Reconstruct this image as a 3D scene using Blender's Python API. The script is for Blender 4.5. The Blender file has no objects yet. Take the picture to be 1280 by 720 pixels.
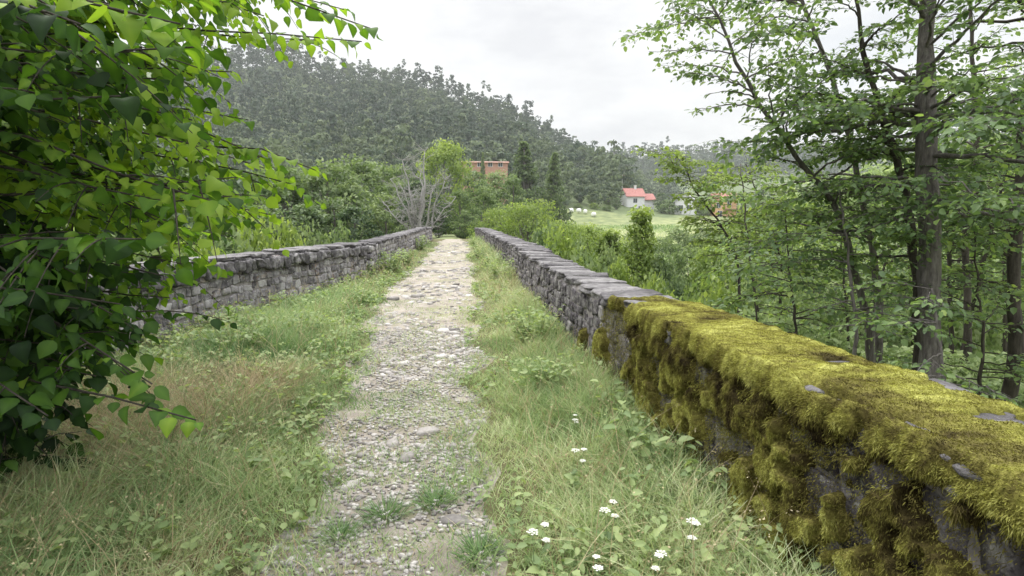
import bpy, math
import numpy as np
rng = np.random.default_rng(11)
PI = math.pi
S = bpy.context.scene
COL = S.collection

# ------------------------------------------------------------------ camera frame
FPX, W0, H0 = 686.0, 1280, 720
CAM = np.array([0.0, 0.0, 1.6])
TH = math.atan(82/FPX)
YAW = math.atan(75/math.hypot(FPX, 82))
FWD = np.array([math.sin(YAW)*math.cos(TH), math.cos(YAW)*math.cos(TH), -math.sin(TH)])
RGT = np.array([math.cos(YAW), -math.sin(YAW), 0.0])
UPV = np.cross(RGT, FWD)

def P(px, py, d):
    return CAM + d*(FWD + (px-640)/FPX*RGT + (360-py)/FPX*UPV)

def proj(p):
    v = np.asarray(p, float) - CAM
    d = v@FWD
    return 640+FPX*(v@RGT)/d, 360-FPX*(v@UPV)/d, d

# ------------------------------------------------------------------ numpy noise
def _h(ix, iy, iz):
    n = (ix*374761393 + iy*668265263 + iz*1274126177) & 0xFFFFFFFF
    n = ((n ^ (n >> 13))*1274126177) & 0xFFFFFFFF
    n = ((n ^ (n >> 16))*2246822519) & 0xFFFFFFFF
    return ((n ^ (n >> 15)) & 0xFFFFFF)/float(0xFFFFFF)

def vnoise(x, y, z=0.0):
    x, y, z = np.broadcast_arrays(np.asarray(x, float), np.asarray(y, float), np.asarray(z, float))
    ix, iy, iz = [np.floor(a).astype(np.int64) for a in (x, y, z)]
    fx, fy, fz = x-ix, y-iy, z-iz
    fx, fy, fz = [f*f*(3-2*f) for f in (fx, fy, fz)]
    r = 0
    for dx in (0, 1):
        for dy in (0, 1):
            for dz in (0, 1):
                w = (fx if dx else 1-fx)*(fy if dy else 1-fy)*(fz if dz else 1-fz)
                r = r + w*_h(ix+dx, iy+dy, iz+dz)
    return r

def fbm(x, y, z=0.0, o=4):
    r, a, t = 0, 0.5, 0
    for i in range(o):
        f = 2.0**i
        r = r + a*vnoise(np.asarray(x)*f+17.3*i, np.asarray(y)*f-9.1*i, np.asarray(z)*f+3.7*i)
        t += a
        a *= 0.5
    return r/t

def sstep(a, b, x):
    t = np.clip((np.asarray(x, float)-a)/(b-a), 0, 1)
    return t*t*(3-2*t)

def unit(v):
    v = np.asarray(v, float)
    return v/np.maximum(np.linalg.norm(v, axis=-1, keepdims=True), 1e-9)

# ------------------------------------------------------------------ mesh helper
class MB:
    def __init__(s):
        s.v, s.q, s.t, s.a, s.n = [], [], [], [], 0
    def add(s, v, quads=None, tris=None, tint=0.5):
        v = np.asarray(v, float).reshape(-1, 3)
        s.v.append(v)
        if quads is not None and len(quads): s.q.append(np.asarray(quads, np.int64).reshape(-1, 4)+s.n)
        if tris is not None and len(tris): s.t.append(np.asarray(tris, np.int64).reshape(-1, 3)+s.n)
        s.a.append(np.broadcast_to(np.asarray(tint, float), (len(v),)))
        s.n += len(v)
    def mesh(s, name, smooth=True):
        v = np.concatenate(s.v); a = np.concatenate(s.a)
        q = np.concatenate(s.q) if s.q else np.zeros((0, 4), np.int64)
        t = np.concatenate(s.t) if s.t else np.zeros((0, 3), np.int64)
        me = bpy.data.meshes.new(name)
        me.vertices.add(len(v)); me.vertices.foreach_set('co', v.astype(np.float32).ravel())
        me.loops.add(q.size+t.size)
        me.loops.foreach_set('vertex_index', np.concatenate([q.ravel(), t.ravel()]).astype(np.int32))
        me.polygons.add(len(q)+len(t))
        st = np.concatenate([np.arange(len(q))*4, q.size+np.arange(len(t))*3]).astype(np.int32)
        me.polygons.foreach_set('loop_start', st)
        me.update(calc_edges=True)
        me.polygons.foreach_set('use_smooth', np.full(len(q)+len(t), smooth, dtype=bool))
        at = me.attributes.new('tint', 'FLOAT', 'POINT')
        at.data.foreach_set('value', a.astype(np.float32))
        me.update()
        return me
    def build(s, name, mat, parent=None, smooth=True):
        me = s.mesh(name, smooth)
        mats = mat if isinstance(mat, (list, tuple)) else [mat]
        for m in mats: me.materials.append(m)
        o = bpy.data.objects.new(name, me); COL.objects.link(o)
        if parent is not None: o.parent = parent
        return o

def tag(o, label=None, cat=None, group=None, kind=None):
    if label: o['label'] = label
    if cat: o['category'] = cat
    if group: o['group'] = group
    if kind: o['kind'] = kind
    return o

def empty(name, loc=(0, 0, 0)):
    o = bpy.data.objects.new(name, None); COL.objects.link(o)
    o.location = [float(c) for c in loc]
    o.empty_display_size = 0.2
    return o

def dup(root, loc, rz=0.0, sc=(1, 1, 1), label=None, group=None):
    r = root.copy(); COL.objects.link(r)
    r.location = [float(c) for c in loc]; r.rotation_euler = (0, 0, float(rz)); r.scale = [float(c) for c in sc]
    if label: r['label'] = label
    if group: r['group'] = group
    for ch in list(root.children):
        c = ch.copy(); COL.objects.link(c); c.parent = r
        for g in list(ch.children):
            d = g.copy(); COL.objects.link(d); d.parent = c
    return r

def tube(mb, pts, rad, n=6, tint=0.5, cap=True):
    pts = np.asarray(pts, float); rad = np.broadcast_to(np.asarray(rad, float), (len(pts),))
    tg = unit(np.gradient(pts, axis=0))
    ref = np.array([0.0, 0, 1]) if abs(tg[0][2]) < 0.9 else np.array([1.0, 0, 0])
    b = unit(np.cross(tg, ref)); c = np.cross(b, tg)
    a = np.arange(n)*2*PI/n
    v = pts[:, None, :] + rad[:, None, None]*(np.cos(a)[None, :, None]*b[:, None, :] + np.sin(a)[None, :, None]*c[:, None, :])
    m = len(pts)
    i, j = np.meshgrid(np.arange(m-1), np.arange(n), indexing='ij')
    j2 = (j+1) % n
    q = np.stack([i*n+j, i*n+j2, (i+1)*n+j2, (i+1)*n+j], -1).reshape(-1, 4)
    v = v.reshape(-1, 3)
    tr = None
    if cap:
        v = np.concatenate([v, pts[-1:]]); k = len(v)-1
        jj = np.arange(n)
        tr = np.stack([(m-1)*n+jj, (m-1)*n+(jj+1) % n, np.full(n, k)], -1)
    mb.add(v, q, tr, tint)

def box(mb, x0, x1, y0, y1, z0, z1, tint=0.5):
    v = np.array([[x, y, z] for z in (z0, z1) for y in (y0, y1) for x in (x0, x1)], float)
    q = [[0, 2, 3, 1], [4, 5, 7, 6], [0, 1, 5, 4], [2, 6, 7, 3], [0, 4, 6, 2], [1, 3, 7, 5]]
    mb.add(v, q, None, tint)

def grid_faces(ny, nx):
    i, j = np.meshgrid(np.arange(ny-1), np.arange(nx-1), indexing='ij')
    return np.stack([i*nx+j, i*nx+j+1, (i+1)*nx+j+1, (i+1)*nx+j], -1).reshape(-1, 4)

# leaf templates: (verts, quads, tris); x across, y along, z along normal
def leaf_big():
    t = np.array([0, .12, .34, .58, .82, 1.0]); w = np.array([0, .27, .45, .43, .22, 0])
    zb = np.array([0, .02, .02, -.03, -.13, -.26])
    m = np.stack([0*t, t, zb], -1)
    off = np.array([.03, .07, .08, .03])
    l = np.stack([-w[1:5], t[1:5]-.05, zb[1:5]+off], -1)
    r = np.stack([w[1:5]*1.04, t[1:5]-.03, zb[1:5]+off*.7], -1)
    v = np.concatenate([m, l, r])
    q = [[i, i+1, 6+i, 5+i] for i in (1, 2, 3)]+[[i+1, i, 9+i, 10+i] for i in (1, 2, 3)]
    tr = [[0, 1, 6], [4, 5, 9], [1, 0, 10], [5, 4, 13]]
    return v, np.array(q), np.array(tr)
def leaf_hex():
    v = np.array([[0, 0, 0], [0, .5, -.02], [0, 1, -.16], [-.34, .30, .08], [-.27, .72, .0], [.34, .30, .08], [.27, .72, .0]])
    return v, np.array([[0, 1, 4, 3], [1, 0, 5, 6]]), np.array([[1, 2, 4], [2, 1, 6]])
def leaf_card():
    v = np.array([[0, 0, 0], [-.36, .45, .07], [0, 1, -.08], [.36, .5, .07]])
    return v, np.array([[0, 3, 2, 1]]), None
LBIG, LHEX, LCARD = leaf_big(), leaf_hex(), leaf_card()

def scatter_leaves(mb, tpl, pos, along, nrm, size, tint):
    v, q, t = tpl
    pos = np.asarray(pos, float); N = len(pos)
    if N == 0: return
    A = unit(along); B = unit(np.cross(A, nrm)); C = np.cross(B, A)
    size = np.broadcast_to(np.asarray(size, float), (N,))
    jx = rng.uniform(.78, 1.12, (N, 1, 1)); jz = rng.uniform(.2, 2.4, (N, 1, 1)) if len(v) > 6 else 1.0
    out = pos[:, None, :] + size[:, None, None]*(jx*v[None, :, 0:1]*B[:, None, :] + v[None, :, 1:2]*A[:, None, :] + jz*v[None, :, 2:3]*C[:, None, :])
    k = len(v); off = (np.arange(N)*k)[:, None, None]
    Q = (q[None]+off).reshape(-1, 4)
    T = (t[None]+off).reshape(-1, 3) if t is not None else None
    tt = np.repeat(np.broadcast_to(tint, (N,)), k).reshape(N, k).copy()
    if k == 14: tt[:, :6] += .10; tt[:, 6:] -= .03; tt = np.clip(tt, 0, 1)
    mb.add(out.reshape(-1, 3), Q, T, tt.ravel())

def blades(mb, pos, az, L, wid, lean, bend, tint, seg=3, up=None):
    N = len(pos)
    if N == 0: return
    t = np.linspace(0, 1, seg+1)
    hd = np.stack([np.cos(az), np.sin(az), 0*az], -1)
    L, wid, lean, bend, tint = [np.broadcast_to(np.asarray(a, float), (N,)) for a in (L, wid, lean, bend, tint)]
    hor = (lean[:, None]*t + bend[:, None]*t**2)*L[:, None]
    ver = (t[None]*(1-0.25*lean[:, None]) - 0.42*bend[:, None]*t**2.2)*L[:, None]
    c = pos[:, None, :] + hor[:, :, None]*hd[:, None, :]
    c[:, :, 2] += ver
    wa = az + PI/2 + rng.normal(0, .9, N)
    sd = np.stack([np.cos(wa), np.sin(wa), 0*wa], -1)
    ww = wid[:, None]*(1-t)**0.7*0.5 + 0.0004
    v = np.stack([c - ww[:, :, None]*sd[:, None, :], c + ww[:, :, None]*sd[:, None, :]], 2)
    k = 2*(seg+1)
    b = np.array([[2*i, 2*i+1, 2*i+3, 2*i+2] for i in range(seg)])
    q = (b[None] + (np.arange(N)*k)[:, None, None]).reshape(-1, 4)
    tt = np.repeat(tint, k)
    mb.add(v.reshape(-1, 3), q, None, tt)

# ------------------------------------------------------------------ materials
def new_mat(name):
    m = bpy.data.materials.new(name); m.use_nodes = True
    nt = m.node_tree; nt.nodes.clear()
    out = nt.nodes.new('ShaderNodeOutputMaterial')
    return m, nt, out
def N(nt, typ, **kw):
    n = nt.nodes.new(typ)
    for k, v in kw.items():
        if k in n.inputs: n.inputs[k].default_value = v
        else: setattr(n, k, v)
    return n
def ramp(nt, stops, fac=None, interp='LINEAR'):
    r = nt.nodes.new('ShaderNodeValToRGB'); r.color_ramp.interpolation = interp
    e = r.color_ramp.elements
    while len(e) > 1: e.remove(e[-1])
    e[0].position = stops[0][0]; e[0].color = (*stops[0][1], 1)
    for p, c in stops[1:]:
        k = e.new(p); k.color = (*c, 1)
    if fac is not None: nt.links.new(fac, r.inputs[0])
    return r
def mixc(nt, fac, a, b, mode='MIX'):
    m = nt.nodes.new('ShaderNodeMix'); m.data_type = 'RGBA'; m.blend_type = mode
    for sock, val in ((m.inputs[0], fac), (m.inputs[6], a), (m.inputs[7], b)):
        if hasattr(val, 'is_linked') or hasattr(val, 'links'): nt.links.new(val, sock)
        elif isinstance(val, (int, float)): sock.default_value = val
        else: sock.default_value = (*val, 1)
    return m.outputs[2]

def foliage_mat(name, stops, trans=0.4, spec=0.25, rough=0.5, objvar=0.0, tcol=(1.15, 1.2, 0.7), bump=0):
    m, nt, out = new_mat(name)
    at = N(nt, 'ShaderNodeAttribute', attribute_name='tint')
    fac = at.outputs['Fac']
    if objvar:
        oi = nt.nodes.new('ShaderNodeObjectInfo')
        ma = N(nt, 'ShaderNodeMath', operation='MULTIPLY_ADD'); nt.links.new(oi.outputs['Random'], ma.inputs[0])
        ma.inputs[1].default_value = objvar; nt.links.new(fac, ma.inputs[2])
        sb = N(nt, 'ShaderNodeMath', operation='SUBTRACT'); nt.links.new(ma.outputs[0], sb.inputs[0]); sb.inputs[1].default_value = objvar/2
        fac = sb.outputs[0]
    c = ramp(nt, stops, fac).outputs[0]
    pb = N(nt, 'ShaderNodeBsdfPrincipled', Roughness=rough)
    pb.inputs['Specular IOR Level'].default_value = spec
    nt.links.new(c, pb.inputs['Base Color'])
    if bump:
        tc = nt.nodes.new('ShaderNodeTexCoord'); nz = N(nt, 'ShaderNodeTexNoise', Scale=bump, Detail=5, Roughness=.7)
        nt.links.new(tc.outputs['Object'], nz.inputs['Vector'])
        bp = N(nt, 'ShaderNodeBump', Strength=.9, Distance=.012); nt.links.new(nz.outputs['Fac'], bp.inputs['Height']); nt.links.new(bp.outputs[0], pb.inputs['Normal'])
        n3 = N(nt, 'ShaderNodeTexNoise', Scale=bump*.35, Detail=5, Roughness=.7); nt.links.new(tc.outputs['Object'], n3.inputs['Vector'])
        rr = ramp(nt, [(.35, (.66, .64, .62)), (.6, (1.25, 1.25, 1.2))], n3.outputs['Fac'])
        c = mixc(nt, 1.0, c, rr.outputs[0], 'MULTIPLY'); nt.links.new(c, pb.inputs['Base Color'])
    tb = nt.nodes.new('ShaderNodeBsdfTranslucent')
    nt.links.new(mixc(nt, 1.0, c, tcol, 'MULTIPLY'), tb.inputs['Color'])
    mx = nt.nodes.new('ShaderNodeMixShader'); mx.inputs[0].default_value = trans
    nt.links.new(pb.outputs[0], mx.inputs[1]); nt.links.new(tb.outputs[0], mx.inputs[2])
    nt.links.new(mx.outputs[0], out.inputs[0])
    return m

def rough_mat(name, stops, scale=6.0, detail=6, bump=0.3, rough=0.9, usetint=0.0, stretch=(1, 1, 1), extra=None, bscale=None, dist=0.02):
    m, nt, out = new_mat(name)
    tc = nt.nodes.new('ShaderNodeTexCoord')
    mp = nt.nodes.new('ShaderNodeMapping'); mp.inputs['Scale'].default_value = stretch
    nt.links.new(tc.outputs['Object'], mp.inputs['Vector'])
    nz = N(nt, 'ShaderNodeTexNoise', Scale=scale, Detail=detail, Roughness=0.65)
    nt.links.new(mp.outputs[0], nz.inputs['Vector'])
    fac = nz.outputs['Fac']
    if usetint:
        at = N(nt, 'ShaderNodeAttribute', attribute_name='tint')
        a = N(nt, 'ShaderNodeMath', operation='SUBTRACT'); nt.links.new(at.outputs['Fac'], a.inputs[0]); a.inputs[1].default_value = 0.5
        b = N(nt, 'ShaderNodeMath', operation='MULTIPLY_ADD'); nt.links.new(a.outputs[0], b.inputs[0]); b.inputs[1].default_value = usetint
        nt.links.new(fac, b.inputs[2]); fac = b.outputs[0]
    c = ramp(nt, stops, fac).outputs[0]
    if extra: c = extra(nt, c, tc)
    pb = N(nt, 'ShaderNodeBsdfPrincipled', Roughness=rough)
    pb.inputs['Specular IOR Level'].default_value = 0.2
    nt.links.new(c, pb.inputs['Base Color'])
    if bump:
        n2 = N(nt, 'ShaderNodeTexNoise', Scale=bscale or scale*3, Detail=8, Roughness=0.7)
        nt.links.new(mp.outputs[0], n2.inputs['Vector'])
        bp = N(nt, 'ShaderNodeBump', Strength=bump, Distance=dist)
        nt.links.new(n2.outputs['Fac'], bp.inputs['Height']); nt.links.new(bp.outputs[0], pb.inputs['Normal'])
    nt.links.new(pb.outputs[0], out.inputs[0])
    return m

def lichen(scale, lo, hi, col, fac=0.8):
    def f(nt, c, tc):
        nz = N(nt, 'ShaderNodeTexNoise', Scale=scale, Detail=5, Roughness=0.7)
        nt.links.new(tc.outputs['Object'], nz.inputs['Vector'])
        r = ramp(nt, [(lo, (0, 0, 0)), (hi, (fac, fac, fac))], nz.outputs['Fac'])
        return mixc(nt, r.outputs[0], c, col)
    return f
def stone_extra(nt, c, tc):
    c = lichen(9, .52, .66, (.36, .35, .34), .75)(nt, c, tc)
    c = lichen(23, .56, .66, (.50, .49, .46), .8)(nt, c, tc)
    c = lichen(48, .56, .64, (.03, .028, .028), .7)(nt, c, tc)
    mp = nt.nodes.new('ShaderNodeMapping'); mp.inputs['Scale'].default_value = (5, 5, .5)
    nt.links.new(tc.outputs['Object'], mp.inputs['Vector'])
    nz = N(nt, 'ShaderNodeTexNoise', Scale=1.6, Detail=5, Roughness=.6)
    nt.links.new(mp.outputs[0], nz.inputs['Vector'])
    r = ramp(nt, [(.48, (0, 0, 0)), (.66, (.75, .75, .75))], nz.outputs['Fac'])
    return mixc(nt, r.outputs[0], c, (.035, .032, .034))

M = {}
M['stone'] = rough_mat('weathered_stone', [(.2, (.045, .04, .045)), (.42, (.11, .10, .11)), (.6, (.19, .175, .185)), (.85, (.31, .295, .29))], 9, bump=.9, usetint=.6, extra=stone_extra, bscale=38, dist=.03)
def stone_extra_left(nt, c, tc):
    c = lichen(6, .50, .62, (.40, .39, .40), .8)(nt, c, tc)
    c = lichen(3.1, .56, .68, (.30, .19, .11), .7)(nt, c, tc)
    c = lichen(21, .58, .68, (.55, .54, .52), .8)(nt, c, tc)
    return lichen(4.3, .58, .7, (.05, .045, .045), .7)(nt, c, tc)
M['stoneL'] = rough_mat('weathered_left_stone', [(.2, (.08, .075, .08)), (.42, (.18, .17, .18)), (.6, (.29, .275, .285)), (.85, (.42, .41, .40))], 7, bump=.7, usetint=.7, extra=stone_extra_left, bscale=28, dist=.03)
M['coping'] = rough_mat('coping_stone', [(.25, (.08, .075, .08)), (.45, (.16, .152, .16)), (.65, (.25, .24, .245)), (.9, (.37, .36, .355))], 9, bump=.9, usetint=.5, extra=lichen(12, .5, .66, (.08, .08, .07), .8), bscale=34, dist=.03)
M['mortar'] = rough_mat('old_mortar', [(.3, (.13, .12, .115)), (.55, (.22, .205, .195)), (.8, (.34, .32, .30))], 11, bump=.25, bscale=30)
M['moss'] = foliage_mat('yellow_green_moss', [(0, (.030, .022, .012)), (.25, (.105, .088, .032)), (.5, (.22, .205, .058)), (.75, (.34, .34, .085)), (1, (.50, .50, .17))], trans=.2, spec=.1, rough=.8, tcol=(1.1, 1.1, .6), bump=110)
M['grass'] = foliage_mat('verge_grass', [(0, (.06, .12, .05)), (.3, (.15, .25, .10)), (.6, (.31, .41, .19)), (.85, (.49, .55, .31)), (1, (.64, .64, .44))], trans=.35, spec=.15, tcol=(1.1, 1.15, .8))
M['straw'] = foliage_mat('dry_straw', [(0, (.16, .12, .07)), (.5, (.36, .29, .17)), (1, (.58, .51, .33))], trans=.25, spec=.1, tcol=(1.05, 1, .85))
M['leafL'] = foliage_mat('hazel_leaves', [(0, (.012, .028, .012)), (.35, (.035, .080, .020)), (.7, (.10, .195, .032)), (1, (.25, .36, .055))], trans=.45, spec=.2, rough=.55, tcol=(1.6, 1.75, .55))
M['leafR'] = foliage_mat('bank_tree_leaves', [(0, (.07, .115, .06)), (.45, (.145, .215, .10)), (.8, (.23, .31, .12)), (1, (.33, .41, .14))], trans=.42, spec=.3, rough=.45, tcol=(1.4, 1.5, .7))
M['leafY'] = foliage_mat('light_green_leaves', [(0, (.07, .11, .035)), (.5, (.185, .255, .08)), (1, (.33, .40, .13))], trans=.45, spec=.2, objvar=.2, tcol=(1.3, 1.35, .7))
M['leafM'] = foliage_mat('mid_green_leaves', [(0, (.055, .085, .045)), (.5, (.135, .19, .088)), (1, (.27, .33, .15))], trans=.38, spec=.2, objvar=.35, tcol=(1.2, 1.3, .8))
M['leafP'] = foliage_mat('haze_paled_leaves', [(0, (.11, .16, .075)), (.5, (.27, .35, .17)), (1, (.43, .50, .27))], trans=.45, spec=.15, objvar=.25, tcol=(1.1, 1.15, .85))  # leaf colour paled to stand for misty light between the trunks
M['leafD'] = foliage_mat('dark_green_leaves', [(0, (.04, .065, .042)), (.5, (.085, .13, .068)), (1, (.165, .22, .10))], trans=.3, spec=.2, objvar=.35, tcol=(1.1, 1.2, .8))
M['needle'] = foliage_mat('hill_pine_needles', [(0, (.032, .049, .041)), (.5, (.055, .083, .064)), (.8, (.088, .122, .080)), (1, (.14, .18, .098))], trans=.2, spec=.1, objvar=.3, tcol=(1, 1.05, .9))
M['herb'] = foliage_mat('herb_leaves', [(0, (.08, .13, .06)), (.5, (.20, .275, .125)), (1, (.36, .43, .20))], trans=.4, spec=.25, objvar=.3, tcol=(1.25, 1.3, .7))
M['petal'] = foliage_mat('white_petals', [(0, (.62, .62, .55)), (1, (.85, .85, .80))], trans=.3, spec=.1, tcol=(1, 1, 1))
M['bark'] = rough_mat('grey_brown_bark', [(.3, (.07, .062, .06)), (.55, (.16, .145, .14)), (.8, (.29, .27, .255))], 9, bump=.9, stretch=(3, 3, .6), bscale=22, dist=.03, extra=lichen(5, .55, .7, (.17, .19, .15), .6))
M['barkD'] = rough_mat('dark_bark', [(.3, (.03, .026, .023)), (.7, (.10, .088, .075))], 9, bump=.6, stretch=(3, 3, .6))
M['deadwood'] = rough_mat('bleached_dead_wood', [(.3, (.21, .20, .195)), (.7, (.42, .41, .40))], 6, bump=.4, stretch=(3, 3, .6))
M['soil'] = rough_mat('verge_soil', [(.3, (.07, .065, .035)), (.55, (.13, .125, .06)), (.8, (.22, .20, .11))], 5, bump=.6, bscale=30)
M['dirt'] = rough_mat('path_dirt', [(.25, (.19, .167, .14)), (.5, (.32, .285, .248)), (.75, (.45, .41, .365))], 3.5, bump=.8, bscale=45, extra=lichen(2.3, .50, .66, (.19, .19, .09), .6), dist=.03)
M['cobble'] = rough_mat('path_cobble_stone', [(.2, (.15, .14, .135)), (.5, (.305, .285, .272)), (.8, (.49, .465, .445))], 9, bump=.5, usetint=.7, bscale=40, dist=.01, extra=lichen(14, .55, .72, (.19, .18, .10), .5))
M['terrain'] = rough_mat('valley_ground', [(.3, (.10, .13, .06)), (.5, (.19, .22, .10)), (.7, (.30, .31, .16))], .35, bump=0, usetint=.9)

# ------------------------------------------------------------------ terrain
RID1 = np.array([(-900, 150), (-400, 110), (0, 78), (200, 72), (300, 76), (340, 72), (372, 66), (400, 86), (440, 90), (500, 93), (540, 101), (580, 116), (640, 141), (700, 173), (750, 199), (800, 238), (860, 280), (2200, 300)], float)
RID2 = np.array([(-900, 300), (600, 240), (700, 205), (750, 196), (800, 189), (860, 190), (950, 184), (1050, 188), (1200, 176), (1400, 170), (2400, 190)], float)
def zroad(y):
    return np.interp(y, [-20, 4, 8, 11, 17, 24, 29, 33, 40, 60], [0, 0, .03, .09, .24, .42, .50, .49, .25, .15])
def H(x, y):
    x = np.asarray(x, float); y = np.asarray(y, float)
    d = x*math.sin(YAW)+y*math.cos(YAW)
    lat = x*math.cos(YAW)-y*math.sin(YAW)
    px = np.where(d > 20, 640+FPX*lat/np.maximum(d, 20), 640)
    m = -6 + .086*np.clip(d-62, 0, 190)
    m = m + .8*(fbm(x*.05, y*.05, 2.2)-.5)
    zb = -0.9 - .14*np.clip(np.abs(x+1)-4.5, 0, 30)
    nb = sstep(20, 5, y)
    b = m*(1-nb)+zb*nb
    fr = sstep(34, 44, y)*np.exp(-((x+.5)/8.0)**2)*(1-sstep(70, 110, y))
    b = b*(1-fr)+.1*fr
    z1 = 1.6+(278-(np.interp(px, RID1[:, 0], RID1[:, 1])+15))/FPX*420
    z2 = 1.6+(278-(np.interp(px, RID2[:, 0], RID2[:, 1])+9))/FPX*680
    t1 = np.clip((d-150)/270, 0, 1); t2 = np.clip((d-330)/350, 0, 1)
    h1 = np.where(d < 420, b+(z1-b)*(t1*(.55+.45*t1)), z1-(d-420)*.12)
    h2 = np.where(d < 680, b+(z2-b)*(t2*(.5+.5*t2)), z2-(d-680)*.06)
    r = np.maximum(b, np.where(d > 150, np.maximum(h1, np.where(d > 330, h2, -50)), -50))
    r = r + np.where(d > 160, 6*(fbm(x*.018, y*.018, 7.7)-.5)*np.clip((d-160)/120, 0, 1), 0)
    return r

def build_ground():
    r = np.concatenate([np.linspace(.6, 10, 24)[:-1], 10*np.exp(np.linspace(0, math.log(250), 120))])
    a = np.linspace(0, 2*PI, 361)
    R, A = np.meshgrid(r, a, indexing='ij')
    x = R*np.cos(A); y = R*np.sin(A)
    z = H(x, y)
    tint = fbm(x*.03, y*.03, 1.0)*.6+.2
    d = x*math.sin(YAW)+y*math.cos(YAW)
    tint = np.where(d > 170, .1, tint)
    mb = MB(); mb.add(np.stack([x, y, z], -1), grid_faces(len(r), len(a)), None, tint.ravel())
    o = mb.build('ground', M['terrain']); tag(o, kind='structure')
build_ground()

# ------------------------------------------------------------------ bridge deck: verge soil, path, cobbles
LW = np.array([(-3.15, -5), (-3.3, 0), (-3.5, 4), (-3.75, 7), (-3.62, 8.5), (-2.95, 11.2), (-2.15, 14), (-2.05, 14.4), (-1.28, 28), (-1.3, 36), (-1.9, 46)])
RW = np.array([(1.45, -5), (1.45, 4), (1.45, 8), (1.43, 11), (1.48, 11.2), (1.42, 28), (1.5, 36), (2.0, 46)])
def xl(y): return np.interp(y, LW[:, 1], LW[:, 0])
def xr(y): return np.interp(y, RW[:, 1], RW[:, 0])
PE = np.array([(-5, -1.0, .15), (0, -.95, .18), (2.5, -.88, .22), (5, -1.02, .28), (9, -1.42, .42), (13, -1.35, .55), (17, -1.15, .62), (28, -.72, .78), (46, -.7, .7)])
def path_sd(x, y):
    """positive inside the path (metres from its ragged edge)"""
    w = .45*(fbm(x*1.3, y*1.3, 5.1)-.5)*2 + .16*(fbm(x*4, y*4, 3.3)-.5)*2
    a = np.interp(y, PE[:, 0], PE[:, 1]); b = np.interp(y, PE[:, 0], PE[:, 2])
    return np.minimum(x-a, b-x)+w*.75-.06
def zdeck(x, y):
    x = np.asarray(x, float); y = np.asarray(y, float)
    a = np.interp(y, PE[:, 0], PE[:, 1]); b = np.interp(y, PE[:, 0], PE[:, 2])
    left = np.clip((a-x)/np.maximum(a-xl(y), .3), 0, 1.2); right = np.clip((x-b)/np.maximum(xr(y)-b, .3), 0, 1.2)
    z = zroad(y) + -.02*sstep(0, 1, left)*sstep(2, 7, y+x*0) + .06*sstep(0, 1, left) + .07*sstep(0, 1, right)
    z = z + .07*(fbm(x*1.3, y*1.3, .4)-.5) + .02*(fbm(x*6, y*6, .9)-.5)
    return z
def build_deck():
    ys = np.concatenate([np.arange(-4, 14, .07), np.arange(14, 46.1, .25)])
    u = np.linspace(0, 1, 90)
    Y, U = np.meshgrid(ys, u, indexing='ij')
    X = (xl(Y)-.25)*(1-U)+(xr(Y)+.25)*U
    mb = MB(); mb.add(np.stack([X, Y, zdeck(X, Y)], -1), grid_faces(len(ys), len(u)), None, .5)
    tag(mb.build('verge', M['soil']), kind='structure')
    # the path sheet, a few millimetres up
    u = np.linspace(-.25, 1.25, 60)
    Y, U = np.meshgrid(ys, u, indexing='ij')
    a = np.interp(Y, PE[:, 0], PE[:, 1]); b = np.interp(Y, PE[:, 0], PE[:, 2])
    X = a*(1-U)+b*U
    X = np.clip(X, xl(Y)+.1, xr(Y)-.1)
    sd = path_sd(X, Y)
    Z = zdeck(X, Y)+np.where(sd > 0, .006, -.02*np.clip(-sd/.1, 0, 1)+.006)
    mb = MB(); mb.add(np.stack([X, Y, Z], -1), grid_faces(len(ys), len(u)), None, .5)
    tag(mb.build('path', M['dirt']), kind='structure')
build_deck()

def rounded_cube(n=3, p=3.2):
    """unit rounded box, half extent 1"""
    g = np.linspace(-1, 1, n)
    V, Q, off = [], [], 0
    for ax in range(3):
        for s in (-1, 1):
            a, b = np.meshgrid(g, g, indexing='ij')
            c = np.full_like(a, s)
            v = [None]*3; v[ax] = c; v[(ax+1) % 3] = a; v[(ax+2) % 3] = b
            v = np.stack(v, -1).reshape(-1, 3)
            q = grid_faces(n, n)
            if s > 0: q = q[:, ::-1]
            Q.append(q+off); V.append(v); off += len(v)
    V = np.concatenate(V); Q = np.concatenate(Q)
    _, idx, inv = np.unique(np.round(V, 5), axis=0, return_index=True, return_inverse=True)
    V = V[idx]; Q = inv.reshape(-1)[Q]
    k = (np.abs(V)**p).sum(1)**(1/p)
    return V/k[:, None], Q
RC4 = rounded_cube(4, 4.5); RC3 = rounded_cube(3, 4); RC5 = rounded_cube(5, 5); RCS = rounded_cube(9, 10); RCT = rounded_cube(4, 10)

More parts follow.
